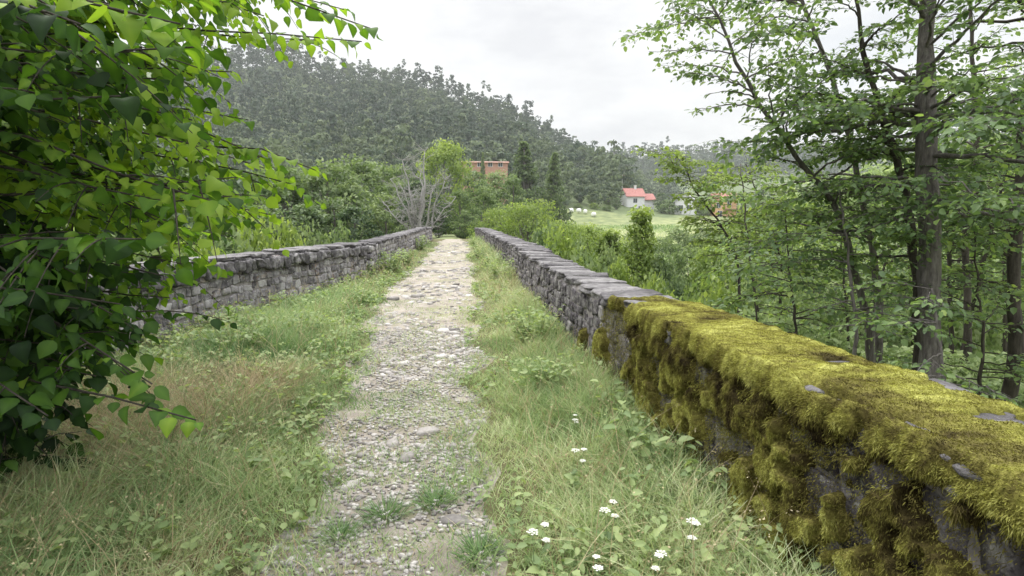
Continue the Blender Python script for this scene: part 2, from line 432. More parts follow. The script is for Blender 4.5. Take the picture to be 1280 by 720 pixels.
def stones(mb, tpl, cen, ax, ay, az, ext, tint, jit=.12, rs=None):
    """many stones; cen (N,3); ax, ay, az (N,3) unit frames; ext (N,3) half sizes"""
    V, Q = tpl; n = len(V); K = len(cen)
    loc = V[None]*np.ones((K, 1, 1))
    sd = rng.uniform(0, 100, (K, 1))
    for c in range(3):
        loc[:, :, c] *= 1 + jit*2*(vnoise(V[None, :, 0]*1.3+sd, V[None, :, 1]*1.3+sd*1.7+c*9, V[None, :, 2]*1.3+sd*.6)-.5)
    loc *= 1+jit*.55*(vnoise(V[None, :, 0]*3.7+sd, V[None, :, 1]*3.7-sd, V[None, :, 2]*3.7+sd*2)-.5)[:, :, None]
    if n > 200: loc *= 1+jit*.30*(vnoise(V[None, :, 0]*8.5+sd, V[None, :, 1]*8.5-sd, V[None, :, 2]*8.5+sd*2)-.5)[:, :, None]
    loc[:, :, 0] += jit*.8*loc[:, :, 1]*rng.normal(0, 1, (K, 1))
    loc[:, :, 1] += jit*.6*loc[:, :, 0]*rng.normal(0, 1, (K, 1))
    loc = loc*ext[:, None, :]
    v = cen[:, None, :]+loc[:, :, 0:1]*ax[:, None]+loc[:, :, 1:2]*ay[:, None]+loc[:, :, 2:3]*az[:, None]
    q = (Q[None]+(np.arange(K)*n)[:, None, None]).reshape(-1, 4)
    mb.add(v.reshape(-1, 3), q, None, np.repeat(tint, n))

def build_cobbles():
    mb = MB()
    for (y0, y1, st, prob) in ((1.2, 5, .062, .92), (5, 10, .09, .85), (10, 18, .15, .66), (18, 29, .22, .5)):
        gx = np.arange(-2.2, 1.3, st); gy = np.arange(y0, y1, st)
        X, Y = np.meshgrid(gx, gy)
        X = (X+rng.uniform(-.42, .42, X.shape)*st).ravel(); Y = (Y+rng.uniform(-.42, .42, Y.shape)*st).ravel()
        k = (path_sd(X, Y) > -.03) & (X > xl(Y)+.2) & (X < xr(Y)-.2)
        patch = fbm(X*1.6, Y*1.6, 8.8)
        k &= rng.uniform(0, 1, X.shape) < prob*sstep(.38, .66, patch)
        X, Y = X[k], Y[k]; n = len(X)
        big = np.where(rng.uniform(0, 1, n) < .10, rng.uniform(1.5, 2.2, n), 1.0)
        s = st*rng.uniform(.26, .56, n)*big
        a = rng.uniform(0, PI, n)
        ax = np.stack([np.cos(a), np.sin(a), rng.normal(0, .10, n)], -1); az = np.stack([rng.normal(0, .12, n), rng.normal(0, .12, n), np.ones(n)], -1)
        az = unit(az); ay = unit(np.cross(az, ax)); ax = np.cross(ay, az)
        ext = np.stack([s, s*rng.uniform(.55, .95, n), s*rng.uniform(.25, .55, n)], -1)
        c = np.stack([X, Y, zdeck(X, Y)+.006+ext[:, 2]*rng.uniform(-.55, .12, n)], -1)
        stones(mb, RC3 if y0 > 4 else RC4, c, ax, ay, az, ext, np.clip(rng.normal(.52, .22, n), 0, 1), .2)
    # fine grit
    n = 16000
    Y = 1.5+6.5*rng.uniform(0, 1, n)**1.5; X = rng.uniform(-1.6, .7, n)
    k = (path_sd(X, Y) > 0) & (fbm(X*2, Y*2, 4) > .34); X, Y = X[k], Y[k]; n = len(X)
    s = rng.uniform(.006, .016, n); e = np.stack([s, s*.8, s*.6], -1)
    I = np.tile(np.eye(3)[None], (n, 1, 1))
    stones(mb, RC3, np.stack([X, Y, zdeck(X, Y)+.01], -1), I[:, 0], I[:, 1], I[:, 2], e, np.clip(rng.normal(.55, .25, n), 0, 1), .3)
    tag(mb.build('cobbles', M['cobble']), 'worn grey cobbles set in the overgrown bridge path', 'cobbles', kind='stuff')
build_cobbles()

# a few bigger loose stones one can point at
def G(px, py, z=0.0):
    v = P(px, py, 1.0)-CAM
    return CAM+v*((z-CAM[2])/v[2])
for (px, py, s, ti, lab) in ((383, 652, .042, .95, 'small white loose stone at the left edge of the path, nearest pale one'),
                         (437, 607, .055, .85, 'pale squarish loose stone left of the middle of the path'),
                         (362, 668, .05, .55, 'rounded brownish loose stone lying beside the nearest white one'),
                         (534, 541, .085, .75, 'broad flat pale stone in the middle of the path, largest one'),
                         (570, 652, .07, .25, 'dark flat grey stone on the right side of the path by the grass'),
                         (490, 556, .06, .70, 'pale stone left of the broad flat one in the path')):
    g = G(px, py); g[2] = float(zdeck(g[0], g[1]))+.006-s*.08
    mb = MB(); a = rng.uniform(0, PI)
    fr = np.array([[math.cos(a), math.sin(a), 0], [-math.sin(a), math.cos(a), 0], [0, .1, 1]])
    stones(mb, RC5, np.zeros((1, 3)), fr[None, 0], fr[None, 1], unit(fr[None, 2]), np.array([[s, s*.75, s*.45]]), np.array([ti*.75]), .34)
    o = mb.build('loose_stone', M['cobble']); o.location = g
    tag(o, lab, 'stone', 'loose stones on the path')

# ------------------------------------------------------------------ parapets
def frame_along(poly, s):
    p = np.asarray(poly, float); seg = np.linalg.norm(np.diff(p, axis=0), axis=1); cs = np.concatenate([[0], np.cumsum(seg)])
    q = np.stack([np.interp(s, cs, p[:, i]) for i in (0, 1)], -1)
    e = .25
    a = np.stack([np.interp(np.clip(s-e, 0, cs[-1]), cs, p[:, i]) for i in (0, 1)], -1)
    b = np.stack([np.interp(np.clip(s+e, 0, cs[-1]), cs, p[:, i]) for i in (0, 1)], -1)
    return q, unit(b-a), cs[-1]

def parapet(poly, side, top_fn, thick, root, row=(.06, .15), ln=(.07, .28), cop_len=(.16, .42), cop_th=(.07, .12), cop_over=.015, copstyle='slab', fine=True, smat='stone'):
    """poly = plan line of the road-side face; side=+1 when the road lies to the left of the walking direction (right wall)"""
    poly = np.asarray(poly, float)
    _, _, L = frame_along(poly, np.array([0.0]))
    def fr(s):
        q, t, _ = frame_along(poly, s)
        nrm = np.stack([-t[:, 1], t[:, 0]], -1)*side      # toward the road
        return q, np.concatenate([t, 0*t[:, :1]], -1), np.concatenate([nrm, 0*t[:, :1]], -1)
    up = np.array([0, 0, 1.0])
    # core wall with mortar, runs down outside as the bridge flank
    ss = np.linspace(0, L, max(int(L/.12), 4))
    q, t, n = fr(ss)
    top = top_fn(q[:, 1])
    base = zroad(q[:, 1])-.5
    zb = np.minimum(H(q[:, 0]-n[:, 0]*(thick+.3), q[:, 1])-.6, base)
    def pt(nn, z): return np.concatenate([q-n[:, :2]*nn, z[:, None]], -1)
    prof = [pt(0.0, base), pt(0.0, base+.3), pt(0.0, top-.12), pt(0.02, top-.06), pt(thick-.02, top-.06), pt(thick, top-.15), pt(thick, base), pt(thick+.05, zb)]
    prof = np.stack(prof, 1)
    k = prof.shape[1]
    mb = MB(); mb.add(prof.reshape(-1, 3), grid_faces(len(ss), k), None, .4)
    for e in (0, len(ss)-1):
        mb.add(prof[e], None, [[0, i, i+1] for i in range(1, k-1)], .4)
    mb.build('mortar_core', M['mortar'], root)
    # rubble stones
    mb = MB()
    for face in (0, 1):
        zlo = -.35 if face == 0 else -1.5
        z = zlo
        while z < 1.05:
            h = rng.uniform(*row)*(1 if face == 0 else 1.5)
            s = rng.uniform(-.15, .0); cs, cl = [], []
            while s < L:
                l = rng.uniform(*ln)*(1 if face == 0 else 1.5)
                cs.append(s+l/2); cl.append(l); s += l+.012
            cs, cl = np.array(cs), np.array(cl)
            kk = cs+cl*.35 < L
            cs, cl = cs[kk], cl[kk]
            q, t, n = fr(cs)
            zc = zroad(q[:, 1])+z+h/2+rng.normal(0, .012, len(cs))
            ok = zc+h*.5 < top_fn(q[:, 1])-.04
            m = ok.sum()
            if m:
                q, t, n, zc, cl2 = q[ok], t[ok], n[ok], zc[ok], cl[ok]
                dep = rng.uniform(.06, .085, m)
                off = -dep+rng.uniform(.004, .030, m)
                nn = off if face == 0 else -(thick)-off
                c = np.concatenate([q+n[:, :2]*nn[:, None], zc[:, None]], -1)
                tl = rng.normal(0, .10, m)
                ax = unit(t+up*tl[:, None]); az = n; ay = np.cross(az, ax)
                ext = np.stack([cl2*.5*rng.uniform(.92, 1.03, m), h*.5*rng.uniform(.90, 1.04, m), dep], -1)
                stones(mb, RCS if fine and face == 0 else RCT, c, ax, ay, az, ext, np.clip(rng.normal(.5, .25, m), 0, 1), .15)
            z += h+.010
    # end faces
    for (s0, sgn) in ((0.0, -1), (L, 1)):
        q, t, n = fr(np.array([s0]))
        z = -.2
        tz = float(top_fn(q[0, 1])-zroad(q[0, 1]))
        while z < tz-.16:
            h = rng.uniform(.12, .2); w0 = -.02
            while w0 < thick-.1:
                l = rng.uniform(.2, .36); c = np.array([[q[0, 0]-n[0, 0]*(w0+l/2)+t[0, 0]*sgn*.0, q[0, 1]-n[0, 1]*(w0+l/2), zroad(q[0, 1])+z+h/2]])
                stones(mb, RC4, c, n, np.array([up]), t*sgn, np.array([[min(l, thick-w0)/2, h*.5, .07]]), np.array([rng.uniform(.2, .8)]), .15)
                w0 += l+.01
            z += h+.01
    mb.build('masonry', M[smat], root)
    # coping
    mb = MB(); s = 0.0; cs, cl = [], []
    while s < L:
        l = rng.uniform(*cop_len); cs.append(s+l/2); cl.append(l); s += l+.012
    cs, cl = np.array(cs), np.array(cl); cs = np.clip(cs, 0, L); m = len(cs)
    q, t, n = fr(cs)
    th = rng.uniform(*cop_th, m)
    zc = top_fn(q[:, 1])-th*.5+rng.normal(0, .006, m)
    c = np.concatenate([q-n[:, :2]*(thick*.5-rng.uniform(-.02, .03, m))[:, None], zc[:, None]], -1)
    ax = unit(t+rng.normal(0, .05, (m, 1))*n+up*rng.normal(0, .035, (m, 1))); az = unit(up+n*rng.normal(0, .04, (m, 1))); ay = unit(np.cross(az, ax)); ax = np.cross(ay, az)
    ext = np.stack([cl*.56, np.full(m, thick*.5+cop_over)*rng.uniform(.95, 1.06, m), th*.5], -1)
    stones(mb, RCS, c, ax, ay, az, ext, np.clip(rng.normal(.45, .22, m), 0, 1), .13)
    if copstyle == 'upright':   # upright rubble under the slabs on the road side
        s = 0.0; cs, cl = [], []
        while s < L:
            l = rng.uniform(.09, .24); cs.append(s+l/2); cl.append(l); s += l+.02
        cs, cl = np.array(cs), np.array(cl); m = len(cs); q, t, n = fr(np.clip(cs, 0, L))
        hh = rng.uniform(.15, .24, m)
        c = np.concatenate([q+n[:, :2]*(.0+rng.uniform(-.01, .035, m))[:, None], (top_fn(q[:, 1])-.08-hh*.5)[:, None]], -1)
        ext = np.stack([cl*.5, hh*.5, np.full(m, .09)], -1)
        stones(mb, RCS, c, t, np.tile(up, (m, 1)), n, ext, np.clip(rng.normal(.45, .25, m), 0, 1), .24)
    mb.build('coping', M['coping'], root)
    return fr, L

def topR1(y): return np.interp(y, [-5, 3.2, 5, 8, 11, 11.2], [.93, .93, .92, .93, 1.0, 1.0])+.025*(fbm(np.asarray(y)*1.1, 2.0, 1)-.5)
def topR2(y): return np.interp(y, [11.1, 13, 20, 28, 36, 46], [1.04, 1.07, 1.16, 1.28, 1.25, 1.0])
def topL1(y): return np.interp(y, [-5, 4, 8, 14], [1.02, 1.02, 1.06, 1.10])+.02*(fbm(np.asarray(y)*.9, 5.0, 1)-.5)
def topL2(y): return np.interp(y, [14, 15, 20, 28, 36, 46], [1.04, 1.10, 1.18, 1.34, 1.3, 1.0])

rr1 = tag(empty('stone_parapet', (1.45, 3, 0)), 'near right stone parapet with thick yellow moss over its top and face', 'stone wall', 'parapets of the old bridge')
rr1.location = (0, 0, 0)
frR, LR = parapet(RW[:4], +1, topR1, .52, rr1, row=(.08, .17), ln=(.10, .27))
rr2 = tag(empty('stone_parapet'), 'far right stone parapet rising bare and pale to the crest of the bridge', 'stone wall', 'parapets of the old bridge')
parapet(RW[4:], +1, topR2, .55, rr2, fine=False)
ll1 = tag(empty('stone_parapet'), 'near left grey stone parapet curving out under the overhanging leaves', 'stone wall', 'parapets of the old bridge')
parapet(LW[:7], -1, topL1, .55, ll1, row=(.07, .16), cop_len=(.25, .5), cop_th=(.06, .10), copstyle='upright', smat='stoneL')
ll2 = tag(empty('stone_parapet'), 'far left stone parapet behind the weeds, ending at the crest of the bridge', 'stone wall', 'parapets of the old bridge')
parapet(LW[7:], -1, topL2, .5, ll2, fine=False, smat='stoneL')

# ------------------------------------------------------------------ moss on the near right parapet
def moss():
    thick = .68
    ys = np.arange(-.4, 7.0, .014)
    # v: 0 .. .74 across the top from outer to inner edge, then down the face
    vs = np.concatenate([np.arange(-.10, .72, .016), np.arange(.72, 1.66, .014)])
    Y, V = np.meshgrid(ys, vs, indexing='ij')
    def surf(Y, V):
        top = topR1(Y)+.005
        vt = np.clip(V, 0, .72)
        x = 1.45+.52-vt*(.56/.72)            # outer -> inner, over the lip by .04
        dn = np.clip(V-.72, 0, 5)  # down
        up0 = np.clip(-V, 0, 5)
        z = top-dn-up0
        # round the lip
        face = sstep(.70, .80, V)
        nx = -face; nz = 1-face
        x = x-.035*sstep(.76, .90, V)
        l = np.sqrt(nx*nx+nz*nz)
        return x, z, nx/l, nz/l
    def mask(Y, V):
        n = fbm(Y*2.6, V*2.6, 3.0, 5)
        onface = sstep(.74, .86, V)
        reach_top = 1-sstep(4.1, 5.0, Y+.8*(fbm(Y*.9, V*2, 6)-.5)*(1-onface))
        reach_face = 1-sstep(4.1, 4.45, Y+.25*(fbm(V*3, 1, 6)-.5))
        strip = np.exp(-((Y-5.05)/.13)**2)*sstep(.95, 1.2, V)+.9*np.exp(-((Y-5.75)/.08)**2)*sstep(1.1, 1.35, V)
        low = sstep(1.0, 1.6, V)
        holes = .55*fbm(Y*4.6+4, V*3.9, 9.0, 4)+.45*fbm(Y*10+4, V*8, 19.0, 3)
        mt = reach_top*(1.05-.9*sstep(.54, .66, holes)*sstep(.35, .6, fbm(Y*1.2, V*5, 2)))
        mf = np.clip(reach_face*(.84-.74*sstep(.43, .49, holes)+.20*(n-.5)*4), 0, 1)+strip*(.4+n)
        m = mt*(1-onface)+mf*onface
        # exposed stones on the top edge close to the camera
        bare = np.exp(-(((Y-1.95)/.20)**2+((V-.66)/.10)**2))+.8*np.exp(-(((Y-1.58)/.25)**2+((V-.62)/.05)**2))+.5*np.exp(-(((Y-3.35)/.1)**2+((V-.80)/.07)**2))+.9*np.exp(-(((Y-1.38)/.10)**2+((V-.92)/.06)**2))
        return np.clip(m-bare*.9, 0, 1.2)*sstep(-.1, .0, V)
    x, z, nx, nz = surf(Y, V)
    m = mask(Y, V)+.5*(fbm(Y*13, V*11, 8.1, 3)-.5)*sstep(.70, .82, V)+.3*(fbm(Y*13, V*11, 8.1, 3)-.5)
    lump = fbm(Y*9, V*7, 1.5, 4)
    fold = fbm(Y*6, V*1.6, 4.5, 3)
    face = sstep(.72, .84, V)
    thk = sstep(.30, .75, m)*(.010+(.06-.035*face)*lump*np.clip(fold*1.5-.2, .1, 1)+.035*face*(fbm(Y*22, V*14, 5, 2)-.4))
    off = thk-.11*(1-sstep(.22, .42, m))
    knob = sstep(.35, .7, fbm(Y*10, V*2.0, 14.5, 2))
    sag = .06*knob*sstep(.68, .76, V)*(1-sstep(.80, .98, V))*fold
    off = off+sag*sstep(.3, .6, m)
    PT = np.stack([x+nx*off, Y, z+nz*off], -1)
    streak = fbm(Y*26, V*3.0, 6.6, 3)-.5
    tn = np.where(V < .76, .76-.26*sstep(.50, .66, fbm(Y*2.2, V*4, 33, 4)), .70)+.7*(lump-.5)+.4*(fold-.5)+.9*streak+.10*sstep(1.25, 1.6, V)+(.3+.7*face)*(fbm(Y*4, V*4, 21, 3)-.5)-.30*sstep(.77, .83, V)*(1-sstep(.86, 1.0, V))-.25*face*(1-sstep(.34, .7, m))  # shade painted in: darker troughs and a dark band under the lip
    tn = np.clip(tn, 0, 1)
    gq = grid_faces(len(ys), len(vs)); gq = gq[(m.ravel()[gq] > .2).any(1)]
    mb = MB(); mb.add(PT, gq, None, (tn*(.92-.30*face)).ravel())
    # fibres grown on the blanket itself
    A, B, C, D = PT[:-1, :-1], PT[:-1, 1:], PT[1:, 1:], PT[1:, :-1]
    cr = np.cross(B-A, D-A); ar = np.linalg.norm(cr, axis=-1)
    nm = unit(cr); flip = np.where((nm[..., 0]*nx[:-1, :-1]+nm[..., 2]*nz[:-1, :-1]) < 0, -1, 1); nm = nm*flip[..., None]
    vis = (m[:-1, :-1] > .24)
    wgt = ar*vis*np.clip(1.35-Y[:-1, :-1]*.15, .3, 1)*(.75+.9*face[:-1, :-1])
    n = 760000
    cell = rng.choice(wgt.size, n, p=(wgt/wgt.sum()).ravel())
    a, b = rng.uniform(0, 1, n)[:, None], rng.uniform(0, 1, n)[:, None]
    f = lambda Q: Q.reshape(-1, 3)[cell]
    p = (f(A)*(1-a)*(1-b)+f(B)*a*(1-b)+f(C)*a*b+f(D)*(1-a)*b)
    nn = nm.reshape(-1, 3)[cell]
    fc = face[:-1, :-1].ravel()[cell]; Vr = V[:-1, :-1].ravel()[cell]; Yr = p[:, 1]; tb = tn[:-1, :-1].ravel()[cell]
    cl = fbm(Yr*30, Vr*30, 2.2, 2)-.5
    d0 = nn*.32+rng.normal(0, .34, (n, 3))
    d0[:, 0] -= .65*(1-fc)          # combed toward the road on top
    d0[:, 1] -= .25*(1-fc)
    d0[:, 2] -= fc*.95
    d0 = unit(d0)
    dn = (d0*nn).sum(1); d0 = unit(d0+nn*np.maximum(0, .28-dn)[:, None])
    lip = sstep(.66, .8, Vr)*(1-sstep(.85, 1, Vr))
    L = rng.uniform(.004, .0095, n)*(1+2.2*fc*rng.uniform(0, 1, n)**2)*(1+.9*lip)
    w = rng.uniform(.0007, .0015, n)
    sd = unit(np.cross(d0, rng.normal(0, 1, (n, 3))))
    mid = p+d0*(L*.55)[:, None]
    d1 = d0.copy(); d1[:, 2] -= .4*fc; d1 = unit(d1)
    tip = mid+d1*(L*.45)[:, None]
    v = np.stack([p-sd*w[:, None]*.7, p+sd*w[:, None]*.7, mid+sd*w[:, None], mid-sd*w[:, None], tip], 1)
    o5 = (np.arange(n)*5)[:, None, None]
    q = (np.array([[0, 1, 2, 3]])[None]+o5).reshape(-1, 4); t3 = (np.array([[3, 2, 4]])[None]+o5).reshape(-1, 3)
    tt = tb+.7*cl+rng.normal(0, .12, n)
    mb.add(v.reshape(-1, 3), q, t3, np.repeat(np.clip(tt, 0, 1), 5))
    # thin scattered growth straight on the stones, fading the edges of the mats
    n = 420000
    Yr = -.3+5.6*rng.uniform(0, 1, n)**1.3; Vr = rng.uniform(.74, 1.62, n)
    mm = mask(Yr, Vr)+.5*(fbm(Yr*13, Vr*11, 8.1, 3)-.5)
    k = (mm > -.12) & (mm < .42) & (rng.uniform(0, 1, n) < .12+.88*sstep(-.12, .34, mm)*sstep(.38, .6, fbm(Yr*17, Vr*17, 41, 3))) & (Yr < 4.7+.5*fbm(Yr*4, Vr*4, 3)); Yr, Vr, mm = Yr[k], Vr[k], mm[k]; n = len(Yr)
    x, z, nx, nz = surf(Yr, Vr)
    p = np.stack([x+.012+rng.uniform(-.014, .022, n), Yr, z], -1)
    d0 = unit(np.array([-.7, 0, -.6])+rng.normal(0, .5, (n, 3))); L = rng.uniform(.006, .018, n); w = rng.uniform(.0009, .0018, n)
    sd = unit(np.cross(d0, rng.normal(0, 1, (n, 3)))); mid = p+d0*(L*.5)[:, None]; tip = mid+unit(d0+np.array([0, 0, -.5]))*(L*.5)[:, None]
    v = np.stack([p-sd*w[:, None]*.7, p+sd*w[:, None]*.7, mid+sd*w[:, None], mid-sd*w[:, None], tip], 1)
    o5 = (np.arange(n)*5)[:, None, None]
    q = (np.array([[0, 1, 2, 3]])[None]+o5).reshape(-1, 4); t3 = (np.array([[3, 2, 4]])[None]+o5).reshape(-1, 3)
    mb.add(v.reshape(-1, 3), q, t3, np.repeat(np.clip(.46+.5*(fbm(Yr*9, Vr*9, 51, 3)-.5)+rng.normal(0, .12, n), 0, 1), 5))
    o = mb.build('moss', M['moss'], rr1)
    o['kind'] = 'stuff'
moss()

# ------------------------------------------------------------------ verge grass
def grass():
    mbg, mbs = MB(), MB()
    def sample(n, y0, y1, pw=1.0):
        y = y0+(y1-y0)*rng.uniform(0, 1, n)**pw
        u = rng.uniform(0, 1, n)
        a = xl(y)+.02; b = xr(y)-.02
        x = a+(b-a)*u
        keep = rng.uniform(0, 1, n) < (b-a)/5.3
        return x[keep], y[keep]
    specs = ((1.3, 5.5, 105000, 1.15, 1.0, 3), (5.5, 11, 62000, 1.0, 1.25, 3), (11, 30, 60000, 1.1, 2.0, 2))
    for (y0, y1, n, pw, ws, seg) in specs:
        x, y = sample(n, y0, y1, pw)
        sd = path_sd(x, y)
        pr = np.clip(.50+(-sd)*1.7, 0, 1)*(sd < .36)
        clump = fbm(x*2.4, y*2.4, 7.0, 3)
        pr = pr*np.clip(.25+1.5*clump, 0, 1)
        # short stuff on the path
        shortp = np.where(sd >= 0, 1.0*sstep(.36, .50, fbm(x*2.3, y*2.3, 2.6, 3))*(1-.65*sstep(5, 12, y)), 0)
        u = rng.uniform(0, 1, len(x))
        k = u < np.maximum(pr, shortp)
        x, y, sd, clump = x[k], y[k], sd[k], clump[k]; m = len(x)
        onp = sd >= 0
        far = sstep(0, .9, -sd)
        L = np.where(onp, rng.uniform(.02, .075, m)*(1+.8*sstep(.3, 0, sd)), (.08+.28*far)*rng.uniform(.55, 1.25, m)*(.6+.8*clump))
        L = np.where((x > .2) & ~onp, L*(.88+.85*sstep(10.5, 14, y)*sstep(.5, 1.1, x)), L)
        L = np.where(x < .2, L*(1-.55*sstep(1.1, .3, x-xl(y))*sstep(5, 6.5, y)), L)
        # straw patch to the left
        spx = np.exp(-(((x+2.3)/.75)**2+((y-4.2)/.9)**2))+.8*np.exp(-(((x+1.75)/.3)**2+((y-5.1)/.45)**2))
        dry = rng.uniform(0, 1, m) < np.clip(.05+.85*spx+.25*(fbm(x*1.5, y*1.5, 9, 3)-.45)*2, .03, .9)*np.where(onp, 2.4, 1)
        # wind lean: towards the path on both sides
        az = rng.uniform(0, 2*PI, m)*.8+np.where(x > 0, PI*.9, .1)+rng.normal(0, .8, m)
        lean = rng.uniform(.05, .5, m); bend = rng.uniform(.15, .75, m)
        wid = rng.uniform(.0022, .0085, m)*ws
        tint = np.clip(.52+.95*(fbm(x*.9, y*.9, 1, 3)-.5)+.7*(clump-.5)+rng.normal(0, .13, m)+.12*(x > .2)+.10*sstep(6, 14, y)-.10*(x < -1.4)*(y < 5), 0, .98)  # near left grass tinted darker for the overhanging tree's shade
        p = np.stack([x, y, zdeck(x, y)-.01], -1)
        g = ~dry
        blades(mbg, p[g], az[g], L[g], wid[g], lean[g], bend[g], tint[g], seg)
        d = dry
        blades(mbs, p[d], az[d], L[d]*1.15, wid[d]*.75, lean[d]*1.7, bend[d]*1.3, np.clip(rng.normal(.55, .22, d.sum()), 0, 1), seg)
    # tall flowering stalks with seed heads
    n = 4200
    x, y = sample(n, 1.8, 22, 1.4); sd = path_sd(x, y); k = (sd < -.25) & (rng.uniform(0, 1, len(x)) < fbm(x*1.2, y*1.2, 5)*1.5)
    x, y = x[k], y[k]; m = len(x)
    p = np.stack([x, y, zdeck(x, y)], -1); az = rng.uniform(0, 2*PI, m)
    L = rng.uniform(.32, .62, m); le = rng.uniform(.05, .35, m); be = rng.uniform(.1, .5, m)
    blades(mbs, p, az, L, .003+.0004*y, le, be, np.clip(rng.normal(.7, .15, m), 0, 1), 4)
    hd = np.stack([np.cos(az), np.sin(az), 0*az], -1)
    tip = p+hd*(L*(le+be)*.93)[:, None]; tip[:, 2] += L*((1-.25*le)*.93-.42*be*.85)
    for j in range(5):
        tp = tip+rng.normal(0, .012, (m, 3)); ad = unit(hd*.7+np.array([0, 0, .3])+rng.normal(0, .5, (m, 3)))
        scatter_leaves(mbs, LCARD, tp, ad, rng.normal(0, 1, (m, 3)), rng.uniform(.006, .015, m), np.clip(rng.normal(.75, .15, m), 0, 1))
    mbh = MB()
    x, y = sample(5200, 1.5, 20, 1.4); sd = path_sd(x, y); k = (sd < .05) & (rng.uniform(0, 1, len(x)) < sstep(.38, .62, fbm(x*1.4, y*1.4, 31, 3)))
    x, y = x[k], y[k]; m = len(x)
    for j in range(9):
        a = rng.uniform(0, 2*PI, m); hh = rng.uniform(.03, .26, m)*(.5+.5*sstep(0, .8, -sd[k]))
        p = np.stack([x+rng.normal(0, .03, m), y+rng.normal(0, .03, m), zdeck(x, y)+hh], -1)
        al = np.stack([np.cos(a), np.sin(a), rng.normal(.2, .35, m)], -1)
        nr = np.stack([rng.normal(0, .4, m), rng.normal(0, .4, m), np.ones(m)], -1)
        scatter_leaves(mbh, LHEX, p, al, nr, rng.uniform(.02, .055, m)*(1+.04*y), np.clip(rng.normal(.45, .16, m)+hh, 0, 1))
    tag(mbh.build('verge_herbs', M['herb']), 'small green herbs growing among the verge grass', 'herbs', kind='stuff')
    tag(mbg.build('grass', M['grass']), 'long pale green grass along both verges of the path', 'grass', kind='stuff')
    tag(mbs.build('dry_grass', M['straw']), 'dry straw and seed stalks among the verge grass', 'dry grass', kind='stuff')
grass()

# ------------------------------------------------------------------ herbs, weeds, flowers
def weed_proto(name, n_stem, hgt, spread, leaf, nleaf, mat, seed, droop=.2, tpl=LHEX, stemmat='herb', tmean=.55):
    r = np.random.default_rng(seed)
    root = empty(name)
    ms, ml = MB(), MB()
    for i in range(n_stem):
        a = r.uniform(0, 2*PI); rad = spread*math.sqrt(r.uniform(0, 1))
        b = np.array([math.cos(a)*rad*.45, math.sin(a)*rad*.45, -.03])
        h = hgt*r.uniform(.55, 1.1)
        t = np.linspace(0, 1, 6)
        out = np.array([math.cos(a), math.sin(a), 0])
        pts = b+out*(rad*.6*t**1.6)[:, None]+np.stack([0*t, 0*t, h*t*(1-.15*t)], -1)
        tube(ms, pts, np.linspace(.004, .0015, 6)*max(1, hgt*1.4), 4, .4)
        tl = r.uniform(.18, 1.0, nleaf)
        pp = np.stack([np.interp(tl, t, pts[:, c]) for c in range(3)], -1)
        az = r.uniform(0, 2*PI, nleaf)
        al = np.stack([np.cos(az), np.sin(az), r.normal(.15, .3, nleaf)-droop*.5], -1)
        pp = pp+al*r.uniform(0, leaf*.8, nleaf)[:, None]
        nr = np.stack([r.normal(0, .35, nleaf), r.normal(0, .35, nleaf), np.ones(nleaf)], -1)
        scatter_leaves(ml, tpl, pp, al, nr, leaf*r.uniform(.6, 1.2, nleaf)*(1.15-.4*tl), np.clip(r.normal(tmean-.25, .12, nleaf)+.45*tl, 0, 1))
    ms.build('stem', M[stemmat], root); ml.build('foliage', mat, root)
    return root

def umbel_proto(seed):
    r = np.random.default_rng(seed)
    root = empty('white_wildflower')
    ms, ml = MB(), MB()
    h = .46
    hm = []
    t = np.linspace(0, 1, 6)
    pts = np.stack([.06*t**2, .03*np.sin(t*2), h*t], -1)
    tube(ms, pts, np.linspace(.004, .0022, 6), 5, .5)
    heads = [pts[-1]]
    for k in range(2):
        b = pts[3+k]; a = r.uniform(0, 2*PI); e = b+np.array([math.cos(a)*.09, math.sin(a)*.09, .12])
        tube(ms, np.stack([b, (b+e)/2+np.array([0, 0, -.01]), e]), .002, 4, .5); heads.append(e)
    for hi, c in enumerate(heads):
        R = .036 if hi == 0 else .024
        mf = MB(); hm.append(mf)
        for j in range(14):
            a = j*2.4; rr = R*math.sqrt((j+.5)/14)
            e = c+np.array([math.cos(a)*rr, math.sin(a)*rr, .03-.3*rr])
            tube(ms, np.stack([c, e]), .0008, 3, .6, False)
            n = 6; aa = np.arange(n)*2*PI/n+r.uniform(0, 6)
            al = np.stack([np.cos(aa), np.sin(aa), .25+0*aa], -1)
            scatter_leaves(mf, LCARD, np.tile(e, (n, 1)), al, np.tile([0, 0, 1.0], (n, 1)), .0105, r.uniform(.3, 1, n))
    n = 16
    pp = np.stack([0*np.arange(n), 0*np.arange(n), r.uniform(.02, .3, n)], -1); a = r.uniform(0, 2*PI, n)
    al = np.stack([np.cos(a), np.sin(a), r.uniform(0, .6, n)], -1)
    scatter_leaves(ml, LHEX, pp, al, np.tile([0, 0, 1.0], (n, 1))+r.normal(0, .2, (n, 3)), r.uniform(.05, .10, n), r.uniform(.3, .9, n))
    ms.build('stem', M['herb'], root); ml.build('foliage', M['herb'], root)
    for mf in hm: mf.build('flower_head', M['petal'], root)
    return root
UMB = umbel_proto(5)
first = True
def gxy(px, py, zz=.3):
    g = G(px, py, zz); return float(g[0]), float(g[1])
